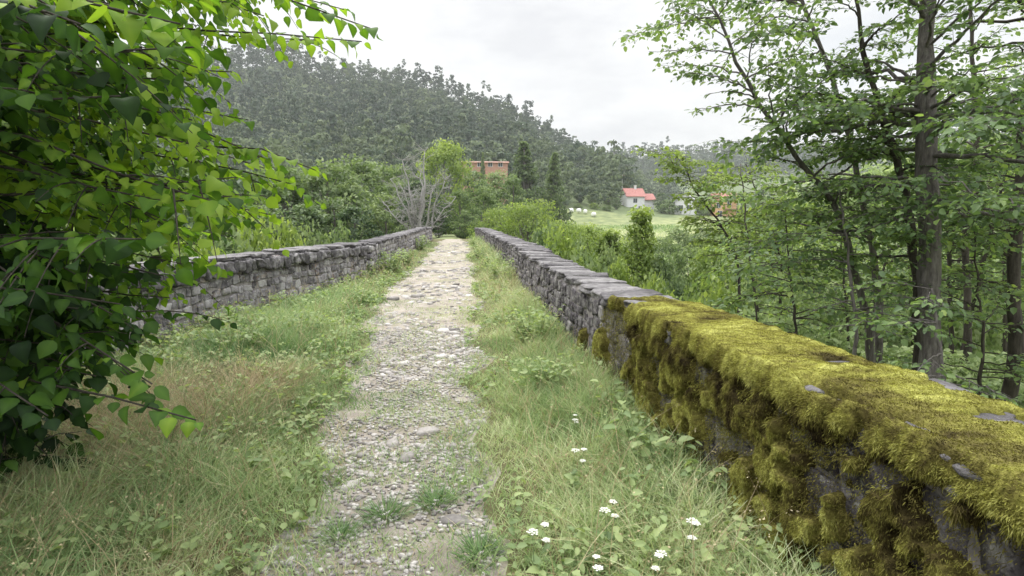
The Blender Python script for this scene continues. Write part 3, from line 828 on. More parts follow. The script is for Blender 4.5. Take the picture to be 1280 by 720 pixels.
for (px, py, lab) in ((808, 700, 'white umbel wildflower at the foot of the mossy wall, nearest of the flowers'), (775, 660, 'white umbel wildflower left of the nearest flower in tall grass'),
                 (868, 634, 'white umbel wildflower leaning against the mossy wall'),
                 (782, 617, 'white umbel wildflower in the grass a little further up the right verge'), (728, 548, 'single white wildflower in the middle of the right verge'),
                 (735, 500, 'small white wildflower beside the leafy plants below the bare wall stones'), (830, 655, 'white umbel wildflower between the nearest flower and the wall'),
                 (690, 640, 'white wildflower standing alone towards the path on the right verge')):
    x, y = gxy(px, py, .42)
    x = min(x, 1.36)
    loc = (x-.05, y, float(zdeck(x, y))-.02)
    if first:
        UMB.location = loc; UMB.scale = (.65, .65, .65); tag(UMB, lab, 'wildflower', 'white umbel flowers on the verges'); first = False
    else:
        dup(UMB, loc, rng.uniform(0, 6), [rng.uniform(.5, .72)]*3, lab)

WA = weed_proto('leafy_weed', 26, .62, .42, .075, 16, M['herb'], 21, tmean=.6)
tag(WA, 'leafy light green bush at the foot of the bare right parapet', 'weed', 'leafy weeds on the verges')
WA.location = (1.02, 6.7, float(zdeck(1.0, 6.7)))
WB = weed_proto('nettle_clump', 30, .5, .5, .08, 15, M['herb'], 22, droop=.6, tmean=.45)
tag(WB, 'nettle clump below the left parapet where its stones show, middle of the row', 'weed', 'leafy weeds on the verges')
WB.location = (-2.55, 6.6, float(zdeck(-2.5, 6.6)))
for (src, x, y, s, lab) in ((WB, -3.05, 5.7, 1.0, 'dark nettle clump hard against the left parapet near the hanging leaves'),
                        (WB, -2.05, 7.6, .95, 'nettle clump leaning out to the path left of the cobbles'),
                        (WB, -3.0, 7.7, 1.05, 'nettle clump hiding the foot of the left parapet, behind the middle one'),
                        (WB, -2.5, 9.3, 1.0, 'nettle clump on the left verge half way to the parapet corner'),
                        (WB, -3.0, 4.6, .8, 'shaded nettle clump in front of the dark left parapet base'),
                        (WA, 1.15, 12.6, 1.1, 'yellowish leafy weed just past the corner of the right parapet'),
                        (WA, .98, 15.0, 1.15, 'leafy weed half covering the far right parapet'),
                        (WA, 1.05, 18.5, 1.25, 'leafy weed on the right verge close to the crest'),
                        (WA, -1.75, 15.2, 1.25, 'yellow green weed in front of the joint between the left parapets'),
                        (WA, -1.55, 17.5, 1.1, 'low yellow green weed below the far left parapet'),
                        (WA, -1.45, 23.5, 1.2, 'weed beside the path near the crest on the left'),
                        (WA, 1.1, 24.0, 1.15, 'weed beside the path at the crest on the right'),
                        (WA, -2.15, 14.3, .9, 'small yellow green weed standing at the end of the near left parapet')):
    dup(src, (x, y, float(zdeck(x, y))), rng.uniform(0, 6), (s, s, s*rng.uniform(.9, 1.1)), lab)

WC = weed_proto('broadleaf_plant', 9, .5, .30, .10, 9, M['herb'], 33, droop=.1, tmean=.55)
tag(WC, 'broad leaved green plant growing against the mossy wall face', 'plant', 'broad leaved plants along the mossy wall')
WC.location = (1.22, 3.15, float(zdeck(1.2, 3.1)))
for (x, y, s, lab) in ((1.25, 4.1, .9, 'broad leaved plant below the edge where the moss begins'), (1.15, 2.55, .8, 'low broad leaved plant at the wall foot beside the white flowers'),
                       (.95, 4.9, .8, 'broad leaved plant in the grass in front of the bare wall stones')):
    dup(WC, (x, y, float(zdeck(x, y))), rng.uniform(0, 6), (s, s, s), lab)
# green tuft on the path
WT = empty('grass_tuft'); mb = MB(); n = 260
a = rng.uniform(0, 2*PI, n); p = np.stack([np.cos(a), np.sin(a), 0*a], -1)*(.11*rng.uniform(0, 1, n)[:, None])
blades(mb, p, a, rng.uniform(.04, .12, n), .005, rng.uniform(.2, .7, n), rng.uniform(.2, .8, n), rng.uniform(.1, .5, n))
mb.build('blades', M['grass'], WT)
g = gxy(482, 640, .02); WT.location = (g[0], g[1], float(zdeck(*g)))
tag(WT, 'dark green grass tuft in the middle of the path', 'grass tuft', 'tufts growing on the path')
for (px, py, s, lab) in ((425, 665, .8, 'yellow green grass tuft on the left half of the path near the white stone'), (545, 625, 1.0, 'grass tuft on the right half of the path beside the dark stone'), (600, 690, 1.0, 'grass tuft at the right edge of the path, nearest to the viewer')):
    g = gxy(px, py, .02); dup(WT, (g[0], g[1], float(zdeck(*g))), 1.0, (s, s, s), lab)

# ------------------------------------------------------------------ near broadleaf trees
def bez(a, b, c, n):
    t = np.linspace(0, 1, n)[:, None]
    return (1-t)**2*a+2*t*(1-t)*b+t*t*c

def twig_leaves(r, ml, mt, pts, leaf, spacing, droop, tint, tpl, planar=.8, start=.1, up=np.array([0, 0, 1.0])):
    seg = np.linalg.norm(np.diff(pts, axis=0), axis=1); cs = np.concatenate([[0], np.cumsum(seg)]); L = cs[-1]
    n = max(int(L*(1-start)/spacing), 2)
    s = np.linspace(L*start, L, n)
    p = np.stack([np.interp(s, cs, pts[:, c]) for c in range(3)], -1)
    tg = unit(np.stack([np.interp(np.minimum(s+.02, L), cs, pts[:, c])-np.interp(np.maximum(s-.02, 0), cs, pts[:, c]) for c in range(3)], -1))
    side = unit(np.cross(tg, up))*np.where(np.arange(n) % 2 == 0, 1, -1)[:, None]
    side[-1] *= .1
    al = unit(tg*.55+side*.9+np.array([0, 0, -droop])+r.normal(0, .28, (n, 3)))
    nr = up*planar+r.normal(0, .42, (n, 3))
    pp = p+al*(leaf*.22)
    scatter_leaves(ml, tpl, pp, al, nr, leaf*r.uniform(.45, 1.25, n), np.clip(r.normal(tint, .17, n), 0, 1))

def hazel():
    r = np.random.default_rng(4)
    root = tag(empty('overhanging_tree', (-4.55, 3.4, float(H(-4.55, 3.4)))), 'leafy broadleaf tree overhanging the left parapet with large bright leaves in the foreground', 'tree')
    O = np.array(root.location)
    mt, mbr, ml = MB(), MB(), MB()
    base = np.zeros(3)
    stems = []
    for k, (dx, dy) in enumerate(((.2, -.1), (-.3, .4), (.35, .5), (-.1, -.6))):
        top = np.array([dx*2.0, dy*2.2, 5.6+.5*k])
        pts = bez(base+np.array([dx*.3, dy*.3, -.3]), np.array([dx*.9, dy*.9, 2.5]), top, 9)
        tube(mt, pts, np.linspace(.085, .03, 9), 8, .5); stems.append(pts)
    # boughs: (px, py, depth) of the tip
    tips = []
    hand = [(470, 38, 2.6), (452, 52, 2.7), (395, 50, 2.9), (330, 20, 2.4), (225, 30, 1.5), (290, 90, 2.6), (310, 150, 3.0), (330, 210, 2.6), (400, 215, 3.0), (372, 232, 3.1), (290, 245, 2.4), (345, 270, 3.4),
            (235, 290, 3.0), (245, 525, 1.95), (190, 480, 2.0), (120, 470, 2.2), (60, 520, 1.9), (150, 372, 2.6), (120, 400, 2.4), (60, 430, 2.2), (20, 380, 2.0), (430, 12, 3.2), (370, 5, 3.0), (285, 296, 4.2), (200, 250, 2.0), (150, 120, 1.7), (100, 30, 1.35), (240, 150, 2.2)]
    tips += hand
    tips += [(205, 345, 2.5), (228, 330, 2.9), (180, 400, 2.3), (165, 430, 2.4), (212, 372, 3.0), (130, 445, 2.1), (190, 355, 3.3), (150, 380, 2.0)]
    for _ in range(120):
        py = r.uniform(-260, 420)
        lim = np.interp(py, [-260, 30, 60, 120, 180, 230, 280, 340, 410], [380, 335, 300, 295, 335, 385, 335, 215, 150])
        px = lim*(r.uniform(0, 1)**.75)*1.12-60
        px = min(px, lim-15)
        tips.append((px, py, r.uniform(1.7, 4.3)))
    for i, (px, py, d) in enumerate(tips):
        tip = P(px, py, d)-O
        st = stems[i % 4]
        hz = np.clip(tip[2]+r.uniform(-.5, .9), .7, 5.2)
        k = int(np.argmin(np.abs(st[:, 2]-hz)))
        a = st[k]
        mid = (a+tip)/2+np.array([0, 0, r.uniform(.15, .5)])+r.normal(0, .1, 3)
        pts = bez(a, mid, tip, 12)
        pts[1:-1] += r.normal(0, .018, (10, 3))
        tube(mbr, pts, np.linspace(.017, .0028, 12), 5, .4)
        dist = np.linalg.norm(tip-a)
        bright = float(np.interp(px, [0, 110, 200, 300], [.09, .24, .55, .80]))+r.normal(0, .09)+.10*(i < 13)-.12*(d > 3.4)  # leaf tint painted from shaded left to sunlit right fringe
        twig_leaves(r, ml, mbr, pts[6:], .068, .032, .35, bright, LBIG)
        nt = int(6+dist*2.6)
        if i in (0, 1, 13): nt = 4
        for j in range(nt):
            t = r.uniform(.25, .97); q = np.array([np.interp(t*11, np.arange(12), pts[:, c]) for c in range(3)])
            tg = unit(pts[min(int(t*11)+1, 11)]-pts[int(t*11)-1])
            sd = unit(np.cross(tg, [0, 0, 1]))*r.choice([-1, 1])
            dr = unit(tg*.6+sd*.8+np.array([0, 0, r.normal(-.12, .3)]))
            l = r.uniform(.22, .62)*(1.15-.5*t)*(.45 if i in (0, 1, 13) else 1)
            e = q+dr*l+np.array([0, 0, -.28*l])
            tw = bez(q, q+dr*l*.5, e, 6)
            tube(mbr, tw, np.linspace(.004, .0013, 6), 4, .4)
            twig_leaves(r, ml, mbr, tw, r.uniform(.046, .082), .034, .4, bright, LBIG)
    # the rest of the crown, above and behind; mostly unseen, added for its shade
    for i in range(70):
        tip = np.array([r.uniform(-7.5, -1.6), r.uniform(-.5, 7.5), r.uniform(3.6, 7.2)])-O
        st = stems[i % 4]; k = int(np.argmin(np.abs(st[:, 2]-tip[2]*.75))); a = st[k]
        pts = bez(a, (a+tip)/2+np.array([0, 0, .4]), tip, 10)
        tube(mbr, pts, np.linspace(.018, .003, 10), 4, .4)
        for j in range(16):
            t = r.uniform(.2, 1); q = np.array([np.interp(t*9, np.arange(10), pts[:, c]) for c in range(3)])
            dr = unit(r.normal(0, 1, 3)*np.array([1, 1, .35])); l = r.uniform(.3, .7)
            tw = np.stack([q, q+dr*l*.5, q+dr*l+np.array([0, 0, -.15*l])])
            tube(mbr, tw, [.004, .003, .0015], 3, .4)
            twig_leaves(r, ml, mbr, tw, .095, .055, .35, .3, LHEX)
    # low sprays tinted dark to stand for deep shade against the wall
    for i in range(48):
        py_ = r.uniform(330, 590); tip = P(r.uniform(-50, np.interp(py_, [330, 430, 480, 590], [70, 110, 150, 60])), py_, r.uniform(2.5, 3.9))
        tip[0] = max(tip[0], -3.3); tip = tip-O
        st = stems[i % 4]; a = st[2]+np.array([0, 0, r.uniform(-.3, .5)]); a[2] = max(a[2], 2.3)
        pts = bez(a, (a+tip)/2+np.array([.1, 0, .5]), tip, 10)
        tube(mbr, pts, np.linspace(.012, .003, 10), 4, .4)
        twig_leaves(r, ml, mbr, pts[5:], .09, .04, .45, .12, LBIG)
        for j in range(12):
            t = r.uniform(.5, 1); q = np.array([np.interp(t*9, np.arange(10), pts[:, c]) for c in range(3)])
            dr = unit(r.normal(0, 1, 3)*np.array([1, 1, .5])+np.array([0, 0, -.3])); l = r.uniform(.2, .45)
            tw = np.stack([q, q+dr*l*.5, q+dr*l+np.array([0, 0, -.15*l])])
            tube(mbr, tw, [.004, .003, .0015], 3, .4)
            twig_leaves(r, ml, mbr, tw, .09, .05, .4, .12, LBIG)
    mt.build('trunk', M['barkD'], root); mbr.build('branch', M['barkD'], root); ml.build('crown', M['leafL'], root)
hazel()

def bank_tree(name, label, stem, radii, branches, seed, leaf=.09, lsp=.055, tint=.5, mat='leafR', bark='bark', group=None, tpl=LHEX, dens=1.5, planar=1.0, cat='tree'):
    """stem: points in the world; branches: list of (t on stem, azimuth deg, elevation deg, length)"""
    r = np.random.default_rng(seed)
    stem = np.asarray(stem, float)
    b = stem[0].copy()
    root = tag(empty(name, b), label, cat, group)
    st = stem-b
    seg = np.linalg.norm(np.diff(st, axis=0), axis=1); cs = np.concatenate([[0], np.cumsum(seg)]); cs /= cs[-1]
    tt = np.linspace(0, 1, 26)
    sp = np.stack([np.interp(tt, cs, st[:, c]) for c in range(3)], -1)
    for _ in range(2): sp[1:-1] = (sp[:-2]+2*sp[1:-1]+sp[2:])/4
    sp[1:-1] += r.normal(0, .012, (24, 3))
    rad = np.interp(tt, np.linspace(0, 1, len(radii)), radii)
    rad = rad*(1+.06*r.normal(0, 1, 26)); rad[0] *= 1.25
    mt, mbr, ml = MB(), MB(), MB()
    tube(mt, sp, rad, 10, .5)
    for (t, az, el, L) in branches:
        a = np.array([np.interp(t, tt, sp[:, c]) for c in range(3)])
        dr = np.array([math.cos(math.radians(az))*math.cos(math.radians(el)), math.sin(math.radians(az))*math.cos(math.radians(el)), math.sin(math.radians(el))])
        e = a+dr*L+np.array([0, 0, -.10*L]); m = a+dr*L*.5+np.array([0, 0, .06*L])+r.normal(0, .05*L, 3)
        pts = bez(a, m, e, 12); pts[2:-1] += r.normal(0, .012*L, (9, 3))
        r0 = min(.014*L+.004, .5*float(np.interp(t, tt, rad)))
        tube(mbr, pts, np.linspace(r0, .003, 12), 5, .5)
        tv = tint+r.normal(0, .10)
        twig_leaves(r, ml, mbr, pts[5:], leaf, lsp, .15, tv, tpl, planar)
        nt = int(L*6.5*dens)
        for j in range(nt):
            u = r.uniform(.22, .98); k = u*11
            q = np.array([np.interp(k, np.arange(12), pts[:, c]) for c in range(3)])
            tg = unit(pts[min(int(k)+1, 11)]-pts[max(int(k)-1, 0)])
            sd = unit(np.cross(tg, [0, 0, 1]))*(1 if j % 2 else -1)
            d2 = unit(tg*.7+sd*.8+np.array([0, 0, r.normal(0, .16)]))
            l = L*r.uniform(.18, .42)*(1.15-.6*u)
            e2 = q+d2*l+np.array([0, 0, -.12*l])
            tw = bez(q, q+d2*l*.55+np.array([0, 0, .03*l]), e2, 6)
            tube(mbr, tw, np.linspace(.0035, .0012, 6), 3, .5)
            twig_leaves(r, ml, mbr, tw, leaf, lsp, .15, tv+r.normal(0, .06), tpl, planar)
            for jj in range(int(l*5)):
                u2 = r.uniform(.3, .95); q2 = np.array([np.interp(u2*5, np.arange(6), tw[:, c]) for c in range(3)])
                s2 = unit(np.cross(d2, [0, 0, 1]))*r.choice([-1, 1]); d3 = unit(d2*.6+s2*.8+np.array([0, 0, r.normal(-.03, .15)]))
                l3 = l*r.uniform(.25, .5); tw2 = np.stack([q2, q2+d3*l3*.5, q2+d3*l3+np.array([0, 0, -.05*l3])])
                tube(mbr, tw2, [.0018, .0014, .001], 3, .5)
                twig_leaves(r, ml, mbr, tw2, leaf*.95, lsp, .15, tv+r.normal(0, .06), tpl, planar)
    mt.build('trunk', M[bark], root); mbr.build('branch', M[bark], root); ml.build('crown', M[mat], root)
    return root

def foot(px, d):
    p = P(px, 278, d); return np.array([p[0], p[1], float(H(p[0], p[1]))-.15])
def rbr(seed, n, t0, t1, az0, az1, el0, el1, l0, l1):
    r = np.random.default_rng(seed)
    return [(r.uniform(t0, t1), r.uniform(az0, az1), r.uniform(el0, el1), r.uniform(l0, l1)) for _ in range(n)]

# main trunk on the bank to the right
d = 6.6
bank_tree('bank_tree', 'tall grey trunked tree rising behind the mossy wall at the right, thickest trunk', [foot(1166, d), P(1163, 480, d), P(1163, 330, d), P(1158, 180, d), P(1155, 60, d+.1), P(1165, -120, d+.2), P(1160, -420, d+.3)], [.135, .122, .115, .10, .083, .06, .03],
          rbr(1, 22, .30, .46, 100, 280, -10, 10, 1.0, 2.3)+rbr(2, 14, .30, .46, -60, 100, -12, 14, .9, 2.0)+rbr(3, 26, .44, .68, 0, 360, 0, 40, .9, 2.1), 101, tint=.36, leaf=.09)
# second dark stem beside it
bank_tree('bank_tree', 'thin dark stem standing just left of the thickest trunk', [foot(1150, 7.0), P(1148, 480, 7.0), P(1146, 330, 7.0), P(1128, 210, 7.1), P(1085, 90, 7.2), P(1060, -60, 7.3)], [.07, .06, .055, .045, .03, .012],
          rbr(4, 24, .36, 1, 60, 300, -5, 40, .7, 1.6), 102, tint=.45, bark='barkD')
# leaning stems reaching left over the valley
bank_tree('bank_tree', 'slender tree leaning left over the valley with sparse leaves against the sky', [foot(1105, 8.0), P(1090, 420, 8.0), P(1045, 250, 7.8), P(985, 185, 7.6), P(930, 95, 7.4), P(890, 10, 7.2), P(868, -60, 7.2)], [.075, .06, .05, .04, .03, .02, .01],
          rbr(5, 46, .42, 1, 70, 310, -5, 40, .6, 1.5), 103, tint=.5, leaf=.085)
bank_tree('bank_tree', 'slim forked tree between the leaning tree and the thickest trunk', [foot(1120, 8.8), P(1100, 380, 8.8), P(1075, 230, 8.6), P(1045, 100, 8.4), P(1000, 0, 8.3), P(970, -100, 8.2)], [.07, .06, .05, .04, .03, .012],
          rbr(6, 46, .36, 1, 40, 320, -5, 40, .7, 1.6), 104, tint=.45, leaf=.09)
bank_tree('bank_tree', 'dark trunk at the right edge of the picture with a branch reaching left', [foot(1272, 7.6), P(1270, 470, 7.6), P(1268, 330, 7.6), P(1276, 200, 7.6), P(1290, 60, 7.6), P(1295, -150, 7.6)], [.10, .085, .075, .06, .05, .02],
          [(.36, 165, 22, 1.3)]+rbr(7, 32, .40, .85, 90, 330, -8, 30, .8, 1.9), 105, tint=.40, bark='barkD')
bank_tree('bank_tree', 'slender crooked tree right of the thickest trunk with a fork near the top', [foot(1215, 9.5), P(1212, 430, 9.5), P(1205, 280, 9.5), P(1222, 170, 9.5), P(1215, 40, 9.5), P(1205, -90, 9.5)], [.07, .06, .05, .045, .03, .012],
          rbr(8, 34, .38, 1, 0, 360, -8, 35, .7, 1.6), 106, tint=.48, bark='barkD')
bank_tree('bank_tree', 'thin bare stemmed young tree behind the middle of the mossy wall', [foot(950, 12), P(948, 400, 12), P(936, 310, 12), P(930, 250, 12.1), P(926, 205, 12.2)], [.05, .04, .03, .02, .01],
          rbr(9, 20, .40, 1, 0, 360, -15, 20, .7, 1.5), 107, tint=.5, leaf=.09, lsp=.08, mat='leafR', bark='barkD')
# pale slim stems behind: one kind, copied
slim = bank_tree('slim_tree', 'slim young tree in the shady thicket behind the mossy wall', [foot(1190, 11), P(1190, 460, 11), P(1186, 330, 11), P(1182, 220, 11), P(1186, 110, 11)], [.055, .05, .042, .03, .012],
          rbr(10, 34, .40, 1, 0, 360, -12, 20, .7, 1.7), 108, tint=.55, leaf=.09, lsp=.085, bark='barkD', group='slim trees in the thicket on the bank')
for (px, d_, s) in ((1065, 10.5, .62), (1105, 13, .85), (1240, 10, .8), (1255, 13, 1.05), (1225, 15, 1.15), (1140, 15, 1.1), (1060, 15.5, .85), (1300, 11, 1.1), (1330, 14, 1.2), (1200, 18, 1.3), (1020, 18, .95), (1270, 19, 1.3)):
    f = foot(px, d_); dup(slim, f, rng.uniform(0, 6), (s, s, s*rng.uniform(.9, 1.1)))
# horizontal leafy layer in front of the thickest trunk
bank_tree('sapling', 'sapling with flat leafy layers in front of the foot of the thickest trunk', [foot(1185, 5.3), P(1180, 500, 5.3), P(1172, 420, 5.3), P(1165, 360, 5.3)], [.03, .025, .018, .008],
          rbr(11, 12, .55, 1, 90, 300, -5, 10, .5, 1.0), 109, tint=.40, leaf=.08)
bank_tree('sapling', 'layered sapling left of the thickest trunk spreading over the wall top', [foot(1075, 6.8), P(1070, 430, 6.8), P(1062, 330, 6.8), P(1052, 270, 6.8), P(1050, 225, 6.8)], [.035, .03, .022, .015, .006],
          rbr(12, 24, .50, 1, 0, 360, -8, 15, .6, 1.35), 110, tint=.42, leaf=.08)

for (px, d_, tp, sd_, lab) in ((1000, 8.2, 250, 151, 'bushy sapling at the left side of the thicket, behind the middle of the mossy wall'), 
                          (1235, 7.4, 280, 153, 'bushy sapling right of the thickest trunk, close behind the wall'), (1275, 10.5, 250, 154, 'bushy sapling beyond the dark trunk at the right edge'), (955, 10.5, 300, 156, 'low bushy sapling nearest the thin bare stemmed young tree')):
    bank_tree('sapling', lab, [foot(px, d_), P(px-3, 440, d_), P(px-12, (440+tp)/2, d_), P(px-20, tp, d_)], [.03, .024, .016, .006],
              rbr(sd_, 34, .35, 1, 0, 360, -10, 18, .5, 1.3), sd_, tint=.55, leaf=.09, lsp=.07, bark='barkD')

# ------------------------------------------------------------------ mid distance tree kinds
def crown_proto(name, seed, w, h, trunk_h, ncl, per, leaf, mat, shape='round', bark='bark', flat=.6, tk=1.0, cr=1.0, limb=.25):
    """tree of unit-ish size: total height h, crown width w; leaves gathered in clumps with gaps between"""
    r = np.random.default_rng(seed)
    root = empty(name)
    mt, ml = MB(), MB()
    tp = np.stack([np.linspace(0, .04*h, 7), np.linspace(0, -.02*h, 7), np.linspace(-.5, h*.86, 7)], -1); tp[1:-1, :2] += r.normal(0, .01*h, (5, 2))
    tube(mt, tp, np.linspace(.022*h*tk, .006*h*tk, 7), 7, .5)
    ch = h-trunk_h
    for i in range(ncl):
        u = (i+.5)/ncl
        z = r.uniform(0, 1)
        a = i*2.39996+r.normal(0, .3)
        if shape == 'round': prof = math.sqrt(max(0, 1-(2*z-1)**2))*(.85+.3*(z < .6)); prof = max(prof, .12)
        elif shape == 'cone': prof = (1-z)*1.0+.05
        elif shape == 'pine': prof = .25+.9*math.sqrt(max(0, 1-(1.6*z-.75)**2)) if z > .0 else .3
        elif shape == 'column': prof = .5+.5*math.sin(PI*min(z*1.1, 1))
        elif shape == 'mound': prof = math.sqrt(max(0, 1-z*z))
        rr = prof*(r.uniform(.25, 1)**.5)*w/2*r.uniform(.8, 1.12)
        c = np.array([math.cos(a)*rr, math.sin(a)*rr, trunk_h+z*ch*.93])
        rad = cr*r.uniform(.10, .19)*w*(1 if shape != 'cone' else (1.15-z*.75))
        # limb
        b0 = tp[min(6, int(6*np.clip((c[2]-limb*w)/(h*.86), .15, .95)))]
        if i % 2 == 0: tube(mt, bez(b0, (b0+c)/2+np.array([0, 0, -.03*h]), c, 5), np.linspace(.006*h*tk, .0015*h*tk, 5), 4, .5)
        dv = unit(r.normal(0, 1, (per, 3)))*(r.uniform(.35, 1, per)**.6)[:, None]*np.array([1, 1, flat])
        p = c+dv*rad
        out = unit(p-np.array([0, 0, trunk_h+ch*.45]))
        nr = unit(out*.5+np.array([0, 0, .55])+r.normal(0, .5, (per, 3)))
        al = unit(np.cross(nr, r.normal(0, 1, (per, 3)))+np.array([0, 0, -.25]))
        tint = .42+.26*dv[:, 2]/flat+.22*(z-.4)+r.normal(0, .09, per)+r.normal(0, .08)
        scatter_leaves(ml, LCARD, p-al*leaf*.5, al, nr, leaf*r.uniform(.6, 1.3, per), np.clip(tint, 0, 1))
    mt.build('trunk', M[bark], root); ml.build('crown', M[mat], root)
    root['h'] = h
    return root
KH = {}
def kind(key, *a, **k):
    KH[key] = [crown_proto(*a, **k), a[3], False, a[2]]
kind('broadM', 'broadleaf_tree', 31, 7.0, 10.0, 1.0, 70, 60, .36, 'leafM')
kind('broadM2', 'broadleaf_tree', 36, 7.6, 10.0, .8, 80, 55, .36, 'leafM')
kind('broadD', 'broadleaf_tree', 32, 6.4, 10.0, 1.0, 70, 60, .36, 'leafD')
kind('broadY', 'broadleaf_tree', 33, 7.0, 8.0, 1.0, 120, 60, .27, 'leafY', tk=.7)
kind('broadP', 'broadleaf_tree', 51, 7.0, 9.0, .8, 80, 55, .34, 'leafP')
kind('bushP', 'bush', 52, 3.2, 2.1, .1, 50, 60, .15, 'leafP', shape='mound')
kind('feather', 'feathery_tree', 34, 8.0, 7.0, .5, 120, 70, .20, 'leafY', flat=.4)
kind('cone', 'conifer_tree', 35, 5.6, 12.0, .4, 170, 44, .36, 'leafM', cr=1.25, shape='cone', flat=.4)
kind('bush', 'bush', 37, 3.2, 2.2, .1, 50, 60, .15, 'leafM', shape='mound')
kind('bushY', 'bush', 38, 3.2, 2.0, .1, 50, 60, .14, 'leafY', shape='mound')
kind('column', 'young_tree', 39, 2.0, 6.0, .3, 130, 36, .2, 'leafY', shape='column', tk=.6, cr=1.5, flat=.9)
kind('pine', 'pine_tree', 40, 5.0, 11.0, 3.2, 26, 34, .9, 'needle', shape='pine', flat=.45)

def put(key, px, d, top, label, group, cat='tree', wid=None, base=None, rz=None, sq=1.0):
    """tree whose foot is on the ground at depth d in direction px and whose top reaches picture height `top`"""
    proto, h0, used, w0 = KH[key]
    p = P(px, 278, d); x, y = float(p[0]), float(p[1])
    z = float(H(x, y)) if base is None else base
    zt = P(px, top, d)[2]
    s = max((zt-z)/h0, .1)
    sx = s*sq if wid is None else wid/w0
    sc = (sx, sx, s)
    if not used:
        proto.location = (x, y, z); proto.scale = sc; proto.rotation_euler = (0, 0, rng.uniform(0, 6) if rz is None else rz)
        tag(proto, label, cat, group); KH[key][2] = True
        return proto
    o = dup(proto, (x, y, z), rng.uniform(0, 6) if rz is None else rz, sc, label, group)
    o['category'] = cat
    return o

GL = 'trees in the green belt left of the bridge'; LL = 'green broadleaf tree in the dense belt behind the left parapet'
for (px, d, top, key, sq) in ((150, 30, 150, 'broadD', 1), (220, 36, 190, 'broadM', 1), (270, 44, 205, 'broadD', 1.1), (318, 52, 212, 'broadM', 1), (352, 60, 203, 'broadM2', 1.1), (388, 66, 205, 'broadD', 1), (418, 58, 198, 'broadM', .9),
                             (448, 64, 193, 'broadM2', .9), (478, 70, 202, 'broadM', .9), (330, 42, 250, 'broadM2', 1), (375, 46, 248, 'broadD', 1), (412, 50, 245, 'broadM', 1), (446, 48, 252, 'broadD', .9), (300, 34, 262, 'broadM', 1.1), (480, 56, 240, 'broadM2', .9),
                             (60, 26, 120, 'broadD', 1), (-40, 24, 90, 'broadM', 1), (100, 50, 170, 'broadM2', 1), (-20, 48, 150, 'broadD', 1), (200, 70, 190, 'broadM', 1), (500, 80, 205, 'broadM', .9)):
    put(key, px, d, top, LL, GL, sq=sq)
GLs = 'bushes behind the left parapet'
for (px, d, top, key) in ((230, 13, 305, 'bushY'), (280, 16, 300, 'bush'), (320, 19, 292, 'bushY'), (355, 23, 290, 'bushY'), (395, 27, 288, 'bush'), (430, 30, 285, 'bush'), (170, 10.5, 310, 'bush'), (90, 9, 300, 'bush'), (20, 8, 280, 'bush'), (-30, 7, 250, 'bush')):
    put(key, px, d, top, 'leafy bush showing just over the top of the left parapet', GLs, 'bush', wid=3.6)
# centre, beyond the crest
put('broadY', 557, 88, 176, 'light green round topped tree above the dead tree', None, sq=.72)
put('broadM', 604, 64, 232, 'mid green tree below the terracotta building', None, sq=1.0)
put('broadM2', 575, 60, 236, 'rounded green tree right behind the dead tree', None, sq=.9)
put('broadD', 548, 58, 262, 'dark shrubby tree filling the gap at the end of the path', None, sq=1.2)
put('broadM', 582, 54, 262, 'low green tree beyond the crest where the right parapet starts', None, sq=1.2)
put('broadD', 528, 60, 222, 'dark tree directly behind the bare dead tree', None, sq=1.1)
put('broadM2', 505, 66, 226, 'grey green tree left behind the dead tree', None, sq=.9)
put('broadM', 640, 90, 218, 'green tree under the right end of the terracotta building', None, sq=.95)
put('cone', 655, 128, 172, 'taller pointed conifer right of the terracotta building', None, sq=1.1)
put('cone', 692, 132, 186, 'shorter broad conifer with brownish lower branches', None, sq=.85)
put('feather', 663, 46, 246, 'bright feathery round tree beside the far right parapet', None, sq=.95)
put('feather', 622, 50, 258, 'smaller feathery tree at the crest end of the right parapet', None, sq=.85)
put('feather', 705, 40, 272, 'feathery bush like tree on the slope right of the far parapet', None, sq=.85)
put('broadY', 735, 48, 280, 'light green rounded bush below the field edge', None, 'bush', sq=1.0)
put('column', 800, 40, 254, 'narrow upright young tree standing alone in the meadow', None, sq=.85)
put('column', 765, 46, 284, 'small dark pointed young tree left of the narrow upright one', None, sq=1.0)
GF = 'trees at the far edge of the field'
for (px, d, top, key, sq) in ((708, 176, 240, 'broadM', 1.2), (724, 182, 232, 'broadD', 1.1), (742, 178, 238, 'broadM2', 1.2), (760, 184, 240, 'broadM', 1.2), (690, 172, 244, 'broadM2', 1.2), (722, 172, 254, 'bush', 1.4), (742, 172, 254, 'bushY', 1.3), (758, 170, 256, 'bush', 1.4), (770, 176, 246, 'broadD', 1.0),
                              (826, 186, 240, 'broadD', 1.1), (836, 178, 250, 'bush', 1.3), (874, 176, 246, 'broadD', .9), (884, 172, 254, 'bush', 1.3), (925, 180, 240, 'broadM', 1.2), (950, 176, 236, 'broadD', 1.2), (990, 178, 230, 'broadM', 1.2)):
    put(key, px, d, top, 'tree or bush in the line along the far edge of the field by the houses', GF, sq=sq)
bank_tree('light_green_tree', 'yellow green tree leaning left whose crown hangs above the white and grey houses', [foot(935, 15), P(925, 330, 15), P(905, 282, 15), P(880, 258, 15), P(862, 225, 15), P(850, 192, 15)], [.07, .055, .045, .035, .025, .01],
          rbr(40, 74, .60, 1, 0, 360, -5, 35, .6, 1.35), 140, tint=.55, leaf=.12, lsp=.085, mat='leafY', bark='barkD', dens=1.2)
bank_tree('light_green_tree', 'yellow green tree between the leaning slender tree and the ochre house', [foot(985, 16), P(978, 330, 16), P(960, 270, 16), P(945, 235, 16), P(932, 205, 16)], [.07, .055, .045, .03, .01],
          rbr(41, 70, .54, 1, 0, 360, -8, 30, .6, 1.4), 141, tint=.50, leaf=.12, lsp=.085, mat='leafY', bark='barkD', dens=1.2)
